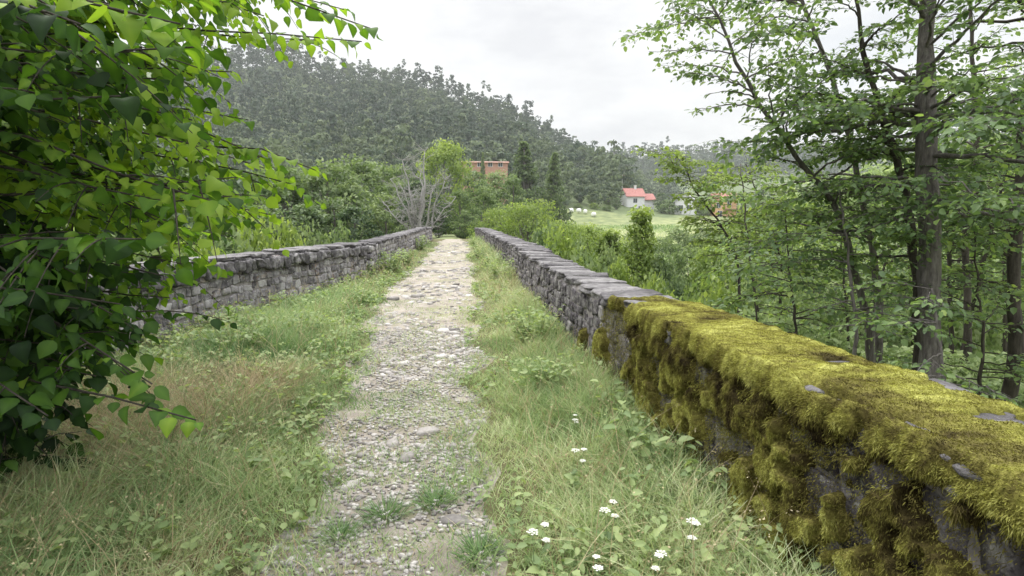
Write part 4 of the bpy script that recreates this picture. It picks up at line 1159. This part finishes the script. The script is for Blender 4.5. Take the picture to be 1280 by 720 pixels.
put('feather', 985, 24, 240, 'pale feathery tree under the leaning tree', None, sq=.75)
GR = 'trees beyond the bank on the right'
for (px, d, top, key, sq) in ((985, 40, 235, 'broadP', .9), (1030, 34, 222, 'broadP', .9), (1075, 44, 205, 'broadP', .9), (1120, 38, 200, 'broadP', .9), (1170, 46, 180, 'broadP', 1), (1215, 36, 190, 'broadP', .9), (1260, 42, 170, 'broadP', 1), (1310, 36, 160, 'broadP', 1), (1360, 40, 150, 'broadP', 1), (1000, 26, 300, 'broadP', 1.2), (1060, 24, 310, 'broadP', 1.2), (1130, 24, 300, 'broadP', 1.2), (1190, 26, 290, 'broadP', 1.2), (1250, 24, 290, 'broadP', 1.2), (1310, 22, 280, 'broadP', 1.2)):
    put(key, px, d, top, 'green tree in the background behind the thicket on the right', GR, sq=sq)
GB = 'bushes on the meadow slope right of the bridge'
for (px, d, top, key, wid) in ((700, 24, 300, 'bushY', 4), (730, 21, 318, 'bush', 3.5), (820, 15, 358, 'bushY', 2.6), (885, 13, 385, 'bush', 2.6), (905, 17, 365, 'bushY', 3), (940, 11.5, 400, 'bushP', 2.6), (985, 11, 405, 'bushP', 2.8),
                          (1030, 10, 420, 'bushP', 2.6), (1075, 10, 430, 'bushP', 2.6), (1120, 9.5, 440, 'bushP', 2.4), (1170, 9, 445, 'bushP', 2.4), (1215, 9, 450, 'bushP', 2.4), (1260, 9, 450, 'bushP', 2.4), (722, 34, 300, 'bush', 3.4), (862, 48, 308, 'bush', 5), (895, 44, 306, 'bushY', 5), (838, 58, 299, 'bush', 4), (812, 62, 300, 'bush', 4), (775, 30, 330, 'bushY', 3), (820, 26, 345, 'bush', 3), (960, 22, 340, 'bushP', 3.6), (1000, 17, 360, 'bushP', 3.4), (680, 30, 286, 'bush', 4), (905, 62, 284, 'bush', 6), (745, 70, 284, 'bush', 6), (850, 92, 284, 'bush', 8), (882, 96, 282, 'bush', 8), (908, 86, 281, 'bushY', 8), (712, 62, 281, 'bush', 6), (790, 75, 291, 'bush', 5), (760, 34, 308, 'bush', 3), (832, 40, 318, 'bush', 4), (1050, 16, 370, 'bushP', 3.4), (1110, 16, 370, 'bushP', 3.4), (1170, 15, 380, 'bushP', 3.4), (1230, 15, 380, 'bushP', 3.4)):
    put(key, px, d, top, 'leafy bush growing on the slope below the right parapet', GB, 'bush', wid=wid)

put('broadM', 592, 112, 211, 'tree in front of the left half of the terracotta building', None, sq=1.0)
put('broadM2', 624, 108, 212, 'tree in front of the right half of the terracotta building', None, sq=.9)
put('cone', 604, 140, 186, 'narrow conifer splitting the view of the terracotta building', None, sq=.32)
put('broadD', 562, 120, 200, 'dark tree at the left end of the terracotta building', None, sq=.7)
put('broadM', 600, 74, 224, 'rounded mid green tree below the conifer on the lower slope', None, sq=1.0)
# dead tree
def dead_tree():
    r = np.random.default_rng(8)
    f = P(527, 285, 50); b = np.array([f[0], f[1], float(H(f[0], f[1]))-.2])
    root = tag(empty('dead_tree', b), 'bare grey dead tree with several bleached stems at the end of the bridge', 'dead tree')
    mt, mb = MB(), MB()
    for (px0, px1, py1, rad) in ((527, 531, 188, .17), (525, 527, 212, .12), (522, 503, 200, .13), (520, 488, 224, .11), (519, 503, 236, .08), (530, 545, 222, .10), (533, 556, 226, .08), (531, 570, 246, .07), (518, 478, 252, .07), (524, 515, 245, .07)):
        e = P(px1, py1, 50+r.normal(0, .6))-b; a = P(px0, 284, 50)-b; a[2] = .2
        pts = bez(a, np.array([(a[0]*.75+e[0]*.25), (a[1]*.7+e[1]*.3), e[2]*.55]), e, 9); pts[1:-1] += r.normal(0, .11, (7, 3))*np.array([1, 1, .5])
        tube(mt, pts, np.linspace(rad*1.35, .03, 9), 6, .5)
        for j in range(20):
            k = r.integers(1, 9); q = pts[k]; dr = unit(np.array([r.normal(0, 1), r.normal(0, .6), r.uniform(.0, .9)])); l = r.uniform(.5, 1.6)
            tw = bez(q, q+dr*l*.5+r.normal(0, .16, 3), q+dr*l+np.array([0, 0, .15]), 6)
            tube(mb, tw, np.linspace(.03, .008, 6), 4, .5)
            for jj in range(8):
                q2 = tw[r.integers(1, 6)]; d2 = unit(dr+r.normal(0, .7, 3)); l2 = r.uniform(.25, .7)
                tube(mb, np.stack([q2, q2+d2*l2*.5+r.normal(0, .03, 3), q2+d2*l2]), [.012, .009, .005], 3, .5)
    mt.build('trunk', M['deadwood'], root); mb.build('branch', M['deadwood'], root)
dead_tree()

# ------------------------------------------------------------------ hill forest (one mass) and ridge pines
def forest():
    r = np.random.default_rng(77)
    tpls = []
    for i in range(8):
        mode = i % 4
        nc = 16
        pts, al, nr, sz, ti = [], [], [], [], []
        for c in range(nc):
            z = r.uniform(0, 1); a = c*2.4+r.normal(0, .3)
            prof = (1-z)*.9+.1 if mode == 0 else (.3+.8*math.sqrt(max(0, 1-(1.7*z-.8)**2)) if mode < 3 else math.sqrt(max(.05, 1-(2*z-1)**2)))
            rr = prof*r.uniform(.4, 1)*2.0
            cc = np.array([math.cos(a)*rr, math.sin(a)*rr, 2.0+z*(10.5 if mode == 0 else 8.5)])
            n = 15
            dv = unit(r.normal(0, 1, (n, 3)))*np.array([1, 1, .5])
            p = cc+dv*r.uniform(.5, 1.1)
            nn = unit(dv*1.2+np.array([0, 0, .6])+r.normal(0, .28, (n, 3)))
            aa = unit(np.cross(nn, r.normal(0, 1, (n, 3))))
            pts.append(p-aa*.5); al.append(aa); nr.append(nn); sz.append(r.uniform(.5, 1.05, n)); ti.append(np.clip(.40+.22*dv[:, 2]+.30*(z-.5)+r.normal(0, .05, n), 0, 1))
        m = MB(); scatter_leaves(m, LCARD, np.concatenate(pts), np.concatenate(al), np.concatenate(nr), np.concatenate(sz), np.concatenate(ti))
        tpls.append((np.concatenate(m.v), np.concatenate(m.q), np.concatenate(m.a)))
    mb = MB()
    # candidate points on a jittered grid in camera-forward space
    P2 = []
    dd = 165.0
    while dd < 440:
        st = 5.6+.005*(dd-165)
        for lat in np.arange(-.62*dd, .30*dd, st):
            P2.append((lat+r.uniform(-.45, .45)*st, dd+r.uniform(-.45, .45)*st))
        dd += st*1.05
    dd = 520.0
    while dd < 690:
        st = 7.0
        for lat in np.arange(.05*dd, 1.05*dd, st):
            P2.append((lat+r.uniform(-.45, .45)*st, dd+r.uniform(-.45, .45)*st))
        dd += st*1.2
    P2 = np.array(P2)
    x = P2[:, 0]*math.cos(YAW)+P2[:, 1]*math.sin(YAW); y = -P2[:, 0]*math.sin(YAW)+P2[:, 1]*math.cos(YAW)
    z = H(x, y)
    m0 = -6+.086*np.clip(P2[:, 1]-62, 0, 190)
    keep = (z > m0+2.2)
    x, y, z, dq = x[keep], y[keep], z[keep], P2[keep, 1]
    n = len(x)
    tv = (fbm(x*.02, y*.02, 4.0)-.5)
    # pines on the upper slope, paler broadleaf lower down
    up = sstep(0, 40, z-(-6+.086*np.clip(dq-62, 0, 190)))
    kindr = r.uniform(0, 1, n)
    idx = np.where(kindr < up*.75+.1, r.integers(0, 3, n)+4*r.integers(0, 2, n), 3+4*r.integers(0, 2, n))
    ang = r.uniform(0, 2*PI, n); sc = np.clip(r.normal(1.12, .30, n), .55, 1.9)*np.where(dq > 500, 1.12, 1.0)
    for i in range(8):
        k = np.where(idx == i)[0]
        if len(k) == 0: continue
        v, q, a = tpls[i]
        c, s = np.cos(ang[k]), np.sin(ang[k])
        X = (v[None, :, 0]*c[:, None]-v[None, :, 1]*s[:, None])*sc[k][:, None]+x[k][:, None]
        Y = (v[None, :, 0]*s[:, None]+v[None, :, 1]*c[:, None])*sc[k][:, None]+y[k][:, None]
        Z = v[None, :, 2]*(sc[k]*r.uniform(.85, 1.2, len(k)))[:, None]+z[k][:, None]-1.0
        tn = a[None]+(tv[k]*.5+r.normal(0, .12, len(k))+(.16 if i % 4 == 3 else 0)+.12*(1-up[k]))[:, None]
        Q = (q[None]+(np.arange(len(k))*len(v))[:, None, None]).reshape(-1, 4)
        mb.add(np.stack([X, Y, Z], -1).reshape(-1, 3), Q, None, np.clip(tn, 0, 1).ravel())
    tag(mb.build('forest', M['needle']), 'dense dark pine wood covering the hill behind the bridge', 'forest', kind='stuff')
forest()
for (px, top) in ((352, 62), (374, 60), (398, 80), (420, 84), (442, 86), (470, 90), (505, 90), (536, 96), (551, 99), (575, 110), (600, 122), (618, 128), (640, 135), (660, 144), (682, 158), (705, 168), (722, 180), (740, 190), (327, 66), (300, 70)):
    put('pine', px, 418, top-3, 'pine standing out along the skyline of the wooded hill', 'pines along the hill skyline', sq=1.1)
put('pine', 768, 500, 184, 'lone spreading pine on the far ridge left of the red roofed house', None, sq=1.3)

# ------------------------------------------------------------------ houses
M['white_wall'] = rough_mat('white_render', [(.3, (.60, .60, .62)), (.7, (.74, .74, .76))], 1.2, bump=0)
M['cream_wall'] = rough_mat('ochre_render', [(.3, (.50, .30, .17)), (.7, (.62, .40, .24))], 1.2, bump=0)
M['pink_wall'] = rough_mat('terracotta_render', [(.3, (.34, .19, .15)), (.7, (.44, .26, .21))], 1.2, bump=0)
M['red_tile'] = rough_mat('red_roof_tiles', [(.3, (.30, .13, .12)), (.5, (.37, .17, .155)), (.7, (.45, .25, .23))], 3, bump=.4, bscale=6, dist=.1)
M['grey_tile'] = rough_mat('grey_roof_tiles', [(.3, (.28, .28, .31)), (.7, (.44, .44, .47))], 3, bump=.4, bscale=6, dist=.1)
M['pink_tile'] = rough_mat('faded_roof_tiles', [(.3, (.30, .16, .13)), (.7, (.42, .26, .22))], 3, bump=.3, bscale=6, dist=.1)
M['glass'] = rough_mat('window_glass', [(.3, (.03, .04, .05)), (.7, (.07, .08, .10))], 1, bump=0, rough=.15)
M['frame'] = rough_mat('window_frame', [(.3, (.5, .5, .5)), (.7, (.6, .6, .6))], 1, bump=0)
M['wood'] = rough_mat('weathered_wood', [(.3, (.16, .11, .08)), (.7, (.28, .21, .16))], 5, bump=.3)
M['plastic'] = rough_mat('white_wrap', [(.3, (.74, .74, .74)), (.7, (.84, .84, .84))], 4, bump=.2)

def house(name, label, px, d, base_py, w, dp, hw, hr, ang, wall, roof, gable_front=False, wins=(), chim=None, balcony=False, lean=None):
    f = P(px, base_py, d)
    z = float(f[2])
    root = tag(empty(name, (f[0], f[1], z)), label, 'house')
    root.rotation_euler = (0, 0, -YAW+ang)
    mb = MB()
    # walls with gables; ridge along x unless gable_front
    zb = min(-1.0, float(H(f[0], f[1]))-z-1)
    X, Y = w/2, dp/2
    v = [(-X, -Y, zb), (X, -Y, zb), (X, Y, zb), (-X, Y, zb), (-X, -Y, hw), (X, -Y, hw), (X, Y, hw), (-X, Y, hw)]
    q = [[0, 1, 5, 4], [1, 2, 6, 5], [2, 3, 7, 6], [3, 0, 4, 7]]
    if gable_front: v += [(0, -Y, hw+hr), (0, Y, hw+hr)]; tr = [[4, 5, 8], [6, 7, 9]]
    else: v += [(-X, 0, hw+hr), (X, 0, hw+hr)]; tr = [[7, 4, 8], [5, 6, 9]]
    mb.add(v, q, tr); mb.build('wall', M[wall], root, False)
    mr = MB(); o = .45; t = .16
    def slab(a, b, c, e):
        a, b, c, e = [np.array(k, float) for k in (a, b, c, e)]
        n = unit(np.cross(b-a, e-a)); n = n if n[2] > 0 else -n
        top = [a+n*t, b+n*t, c+n*t, e+n*t]; bot = [a+n*.01, b+n*.01, c+n*.01, e+n*.01]
        mr.add(bot+top, [[0, 1, 2, 3], [4, 5, 6, 7], [0, 1, 5, 4], [1, 2, 6, 5], [2, 3, 7, 6], [3, 0, 4, 7]])
    if gable_front:
        k = hr/X
        slab((-X-o, -Y-o, hw-o*k), (-X-o, Y+o, hw-o*k), (0, Y+o, hw+hr), (0, -Y-o, hw+hr)); slab((X+o, -Y-o, hw-o*k), (X+o, Y+o, hw-o*k), (0, Y+o, hw+hr+.01), (0, -Y-o, hw+hr+.01))
    else:
        k = hr/Y
        slab((-X-o, -Y-o, hw-o*k), (X+o, -Y-o, hw-o*k), (X+o, 0, hw+hr), (-X-o, 0, hw+hr)); slab((-X-o, Y+o, hw-o*k), (X+o, Y+o, hw-o*k), (X+o, 0, hw+hr+.01), (-X-o, 0, hw+hr+.01))
    rf = mr.build('roof', M[roof], root, False)
    if chim:
        mc = MB(); box(mc, chim-.35, chim+.35, -.6, .1, hw+hr*.3, hw+hr+1.0); box(mc, chim-.45, chim+.45, -.7, .2, hw+hr+1.0, hw+hr+1.15)
        mc.build('chimney', M[wall], rf, False)
    for (wx, wz, ww, wh) in wins:
        mw = MB(); y = -Y
        box(mw, wx-ww/2-.1, wx+ww/2+.1, y-.06, y+.02, wz-.1, wz); box(mw, wx-ww/2-.1, wx+ww/2+.1, y-.06, y+.02, wz+wh, wz+wh+.1)
        box(mw, wx-ww/2-.1, wx-ww/2, y-.06, y+.02, wz, wz+wh); box(mw, wx+ww/2, wx+ww/2+.1, y-.06, y+.02, wz, wz+wh); box(mw, wx-.04, wx+.04, y-.05, y+.02, wz, wz+wh)
        wo = mw.build('window', M['frame'], root, False)
        mg = MB(); box(mg, wx-ww/2, wx+ww/2, y-.02, y+.01, wz, wz+wh); mg.build('pane', M['glass'], wo, False)
    if balcony:
        mbal = MB(); box(mbal, -X*.1, X+.9, -Y-1.3, -Y-.01, 2.6, 2.8)
        for xx in np.arange(-X*.1, X+.9, .35): box(mbal, xx, xx+.06, -Y-1.3, -Y-1.24, 2.8, 3.6)
        box(mbal, -X*.1, X+.9, -Y-1.32, -Y-1.22, 3.6, 3.7); box(mbal, X+.7, X+.9, -Y-1.28, -Y-1.1, zb, 2.6); mbal.build('balcony', M['wood'], root, False)
    return root
hs = 190/FPX
h1 = house('white_house', 'white two storey house with a red tiled roof at the far edge of the field', 790, 190, 267, 6.2, 7, 5.9, 2.6, .12, 'white_wall', 'red_tile', wins=((-.2, 3.6, 1.3, 1.4), (-1.6, .6, 1.0, 1.5), (1.6, .5, 1.1, 1.9)), chim=.8)
# lower wing of the red roofed house, one piece with it
def wing():
    m1, m2 = MB(), MB()
    box(m1, 3.1, 7.0, -2.2, 3.2, -2, 4.9); w = m1.build('wing', M['white_wall'], h1, False)
    m2.add([(2.9, -2.9, 4.7), (7.5, -2.9, 4.7), (7.5, .5, 6.9), (2.9, .5, 6.9), (7.5, 3.8, 4.8), (2.9, 3.8, 4.8), (2.9, -2.9, 4.5), (7.5, -2.9, 4.5)], [[0, 1, 2, 3], [3, 2, 4, 5], [6, 7, 1, 0]])
    m2.build('wing_roof', M['red_tile'], w, False)
    m3 = MB(); box(m3, 3.5, 5.6, -2.22, -2.18, .2, 2.0); m3.build('door', M['wood'], w, False)
wing()
house('grey_house', 'pale grey gabled house right of the red roofed house, half hidden by leaves', 858, 178, 269, 6.4, 7, 4.2, 2.6, -.45, 'white_wall', 'grey_tile', True, wins=((-1.3, 1.6, 1.3, 1.5), (1.2, 1.6, 1.3, 1.5)))
house('orange_house', 'ochre house with a wooden balcony behind the yellow green leaves', 903, 170, 273, 6.5, 7, 5.6, 2.0, -.2, 'cream_wall', 'red_tile', wins=((-1.8, 3.2, 1.1, 1.5), (1.2, 3.2, 1.1, 1.9), (-1.4, .5, 1.2, 1.7)), balcony=True)
house('terracotta_building', 'long terracotta coloured building among the trees on the lower hillside', 606, 165, 219, 13.5, 7, 3.3, .6, .05, 'pink_wall', 'pink_tile', wins=((-4.6, 2.2, 1.2, 1.3), (-1.5, 2.2, 1.2, 1.3), (1.6, 2.2, 1.2, 1.3), (4.6, 2.2, 1.2, 1.3)))
def pole():
    f = P(777, 262, 196); z0 = float(H(f[0], f[1]))
    root = tag(empty('utility_pole', (f[0], f[1], z0)), 'thin pale utility pole left of the red roofed house', 'utility pole')
    hgt = float(P(777, 217, 196)[2])-z0
    m = MB(); tube(m, [(0, 0, -.5), (0, 0, hgt*.5), (0, 0, hgt)], [.16, .14, .11], 8); m.build('post', M['frame'], root)
    m = MB(); box(m, -.9, .9, -.08, .08, hgt-.9, hgt-.7)
    for x in (-.75, 0, .75): tube(m, [(x, 0, hgt-.7), (x, 0, hgt-.45)], .06, 6)
    m.build('crossarm', M['wood'], root, False)
pole()
# white bales
def bales():
    root = empty('wrapped_bale'); m = MB()
    a = np.linspace(0, 2*PI, 20, endpoint=False)
    prof = [(-.58, .0), (-.58, .40), (-.52, .52), (-.3, .58), (0, .59), (.3, .58), (.52, .52), (.58, .40), (.58, .0)]
    v = np.array([[x, r*math.cos(k), .57+r*math.sin(k)] for (x, r) in prof for k in a]); n = len(a)
    q = [[i*n+j, i*n+(j+1) % n, (i+1)*n+(j+1) % n, (i+1)*n+j] for i in range(len(prof)-1) for j in range(n)]
    m.add(v, q); m.build('wrap', M['plastic'], root)
    labs = ('leftmost small white bale at the far edge of the field', 'second white bale from the left at the field edge', 'middle white bale of the five at the field edge', 'fourth white bale from the left at the field edge', 'rightmost white bale at the field edge, slightly nearer')
    for i, ((px, d), lab) in enumerate(zip(((704, 163), (714, 162), (723.5, 162), (731.5, 161), (742, 157)), labs)):
        p = P(px, 271, d); loc = (p[0], p[1], float(H(p[0], p[1]))+.25)
        if i == 0: root.location = loc; tag(root, lab, 'bale', 'white bales at the field edge')
        else: dup(root, loc, rng.uniform(0, 3), (1, 1, 1), lab)
bales()

# ------------------------------------------------------------------ undergrowth and meadow cover
def cover():
    r = np.random.default_rng(55)
    mb = MB()
    def leafs(n, lat0, lat1, d0, d1, size, hgt, mean):
        dd = d0+(d1-d0)*r.uniform(0, 1, n); lt = r.uniform(lat0, lat1, n)*dd
        x = lt*math.cos(YAW)+dd*math.sin(YAW); y = -lt*math.sin(YAW)+dd*math.cos(YAW)
        k = (x > 2.6) | (x < xl(y)-.9); x, y, dd = x[k], y[k], dd[k]; m = len(x)
        p = np.stack([x, y, H(x, y)+hgt*r.uniform(0, 1, m)*fbm(x*.4, y*.4, 3)*2], -1)
        a = r.uniform(0, 2*PI, m); al = np.stack([np.cos(a), np.sin(a), r.normal(.2, .4, m)], -1)
        nr = np.stack([r.normal(0, .5, m), r.normal(0, .5, m), np.ones(m)], -1)
        scatter_leaves(mb, LCARD, p, al, nr, size*r.uniform(.6, 1.3, m)*(.4+.6*dd/d1), np.clip(mean+.5*(fbm(x*.25, y*.25, 6)-.5)+r.normal(0, .13, m), 0, 1))
    leafs(34000, .18, 1.15, 4, 26, .14, .7, .5)
    leafs(16000, -1.0, -.25, 6, 40, .22, 1.0, .4)
    tag(mb.build('undergrowth', M['herb']), 'low leafy undergrowth covering the banks below the bridge', 'undergrowth', kind='stuff')
    mb = MB()
    n = 60000
    dd = 24+120*r.uniform(0, 1, n)**1.3; lt = r.uniform(.04, .75, n)*dd
    x = lt*math.cos(YAW)+dd*math.sin(YAW); y = -lt*math.sin(YAW)+dd*math.cos(YAW)
    p = np.stack([x, y, H(x, y)-.03], -1)
    blades(mb, p, r.uniform(0, 2*PI, n), r.uniform(.3, .7, n)*(.5+.8*fbm(x*.15, y*.15, 2)), .012+.0016*dd, .2, .4, np.clip(.74+1.5*(fbm(x*.06, y*.06, 5)-.5)+r.normal(0, .1, n), 0, 1), 2)
    tag(mb.build('meadow_grass', M['grass']), 'pale tall meadow grass on the valley floor', 'meadow grass', kind='stuff')
cover()

# ------------------------------------------------------------------ valley haze
def haze():
    m, nt, out = new_mat('valley_haze')
    vs = nt.nodes.new('ShaderNodeVolumeScatter'); vs.inputs['Color'].default_value = (.93, .95, 1, 1); vs.inputs['Density'].default_value = .00032; vs.inputs['Anisotropy'].default_value = .2
    nt.links.new(vs.outputs[0], out.inputs['Volume'])
    mb = MB(); box(mb, -700, 900, 0, 800, -12, 190)
    o = mb.build('haze', m, None, False); tag(o, kind='structure')
    o.location = (32*math.sin(YAW), 32*math.cos(YAW), 0); o.rotation_euler = (0, 0, -YAW)
haze()

# ------------------------------------------------------------------ camera, sky, sun
cam = bpy.data.cameras.new('camera'); co = bpy.data.objects.new('camera', cam); COL.objects.link(co)
co.location = CAM; co.rotation_euler = (PI/2-TH, 0, -YAW)
cam.sensor_width = 36; cam.lens = 36*FPX/W0; cam.clip_start = .05; cam.clip_end = 6000
S.camera = co
SUN_EL, SUN_AZ = math.radians(58), math.radians(-35)     # azimuth from +Y toward +X
w = bpy.data.worlds.new('World'); S.world = w; w.use_nodes = True
nt = w.node_tree; nt.nodes.clear()
out = nt.nodes.new('ShaderNodeOutputWorld'); bg = nt.nodes.new('ShaderNodeBackground'); bg.inputs['Strength'].default_value = .1
sky = nt.nodes.new('ShaderNodeTexSky'); sky.sky_type = 'NISHITA'; sky.sun_disc = False
sky.sun_elevation = SUN_EL; sky.sun_rotation = SUN_AZ; sky.altitude = 400; sky.dust_density = 2.0
tc = nt.nodes.new('ShaderNodeTexCoord'); sx = nt.nodes.new('ShaderNodeSeparateXYZ'); nt.links.new(tc.outputs['Generated'], sx.inputs[0])
# overcast layer, brighter toward the zenith
br = ramp(nt, [(0, (8.8, 8.9, 9.1)), (.36, (10.0, 10.05, 10.2)), (.6, (28, 28, 28)), (1, (46, 46, 45))], sx.outputs['Z'])
mp = nt.nodes.new('ShaderNodeMapping'); mp.inputs['Scale'].default_value = (1, 1, 2.6); nt.links.new(tc.outputs['Generated'], mp.inputs[0])
nz = N(nt, 'ShaderNodeTexNoise', Scale=3.1, Detail=6, Roughness=.55); nt.links.new(mp.outputs[0], nz.inputs['Vector'])
cl = ramp(nt, [(.34, (.81, .815, .84)), (.56, (1.01, 1.01, 1.01))], nz.outputs['Fac'])
cloud = mixc(nt, 1.0, br.outputs[0], cl.outputs[0], 'MULTIPLY')
n2 = N(nt, 'ShaderNodeTexNoise', Scale=2.3, Detail=5, Roughness=.6); nt.links.new(mp.outputs[0], n2.inputs['Vector'])
cv = ramp(nt, [(.30, (.72, .72, .72)), (.46, (.97, .97, .97))], n2.outputs['Fac'])
nt.links.new(mixc(nt, cv.outputs[0], sky.outputs[0], cloud), bg.inputs['Color'])
nt.links.new(bg.outputs[0], out.inputs[0])
sl = bpy.data.lights.new('sun', 'SUN'); sl.energy = 2.1; sl.angle = math.radians(14); sl.color = (1, .96, .90)
so = bpy.data.objects.new('sun', sl); COL.objects.link(so)
dv = np.array([math.sin(SUN_AZ)*math.cos(SUN_EL), math.cos(SUN_AZ)*math.cos(SUN_EL), math.sin(SUN_EL)])
from mathutils import Vector
so.rotation_euler = Vector(dv).to_track_quat('Z', 'Y').to_euler()
so.location = (0, 0, 40)
S.view_settings.view_transform = 'Standard'; S.view_settings.look = 'None'; S.view_settings.exposure = 0
S.cycles.use_denoising = True
try: S.cycles.denoiser = 'OPENIMAGEDENOISE'
except Exception: pass
S.cycles.max_bounces = 6; S.cycles.volume_bounces = 1; S.cycles.diffuse_bounces = 3; S.cycles.transmission_bounces = 3; S.cycles.glossy_bounces = 2
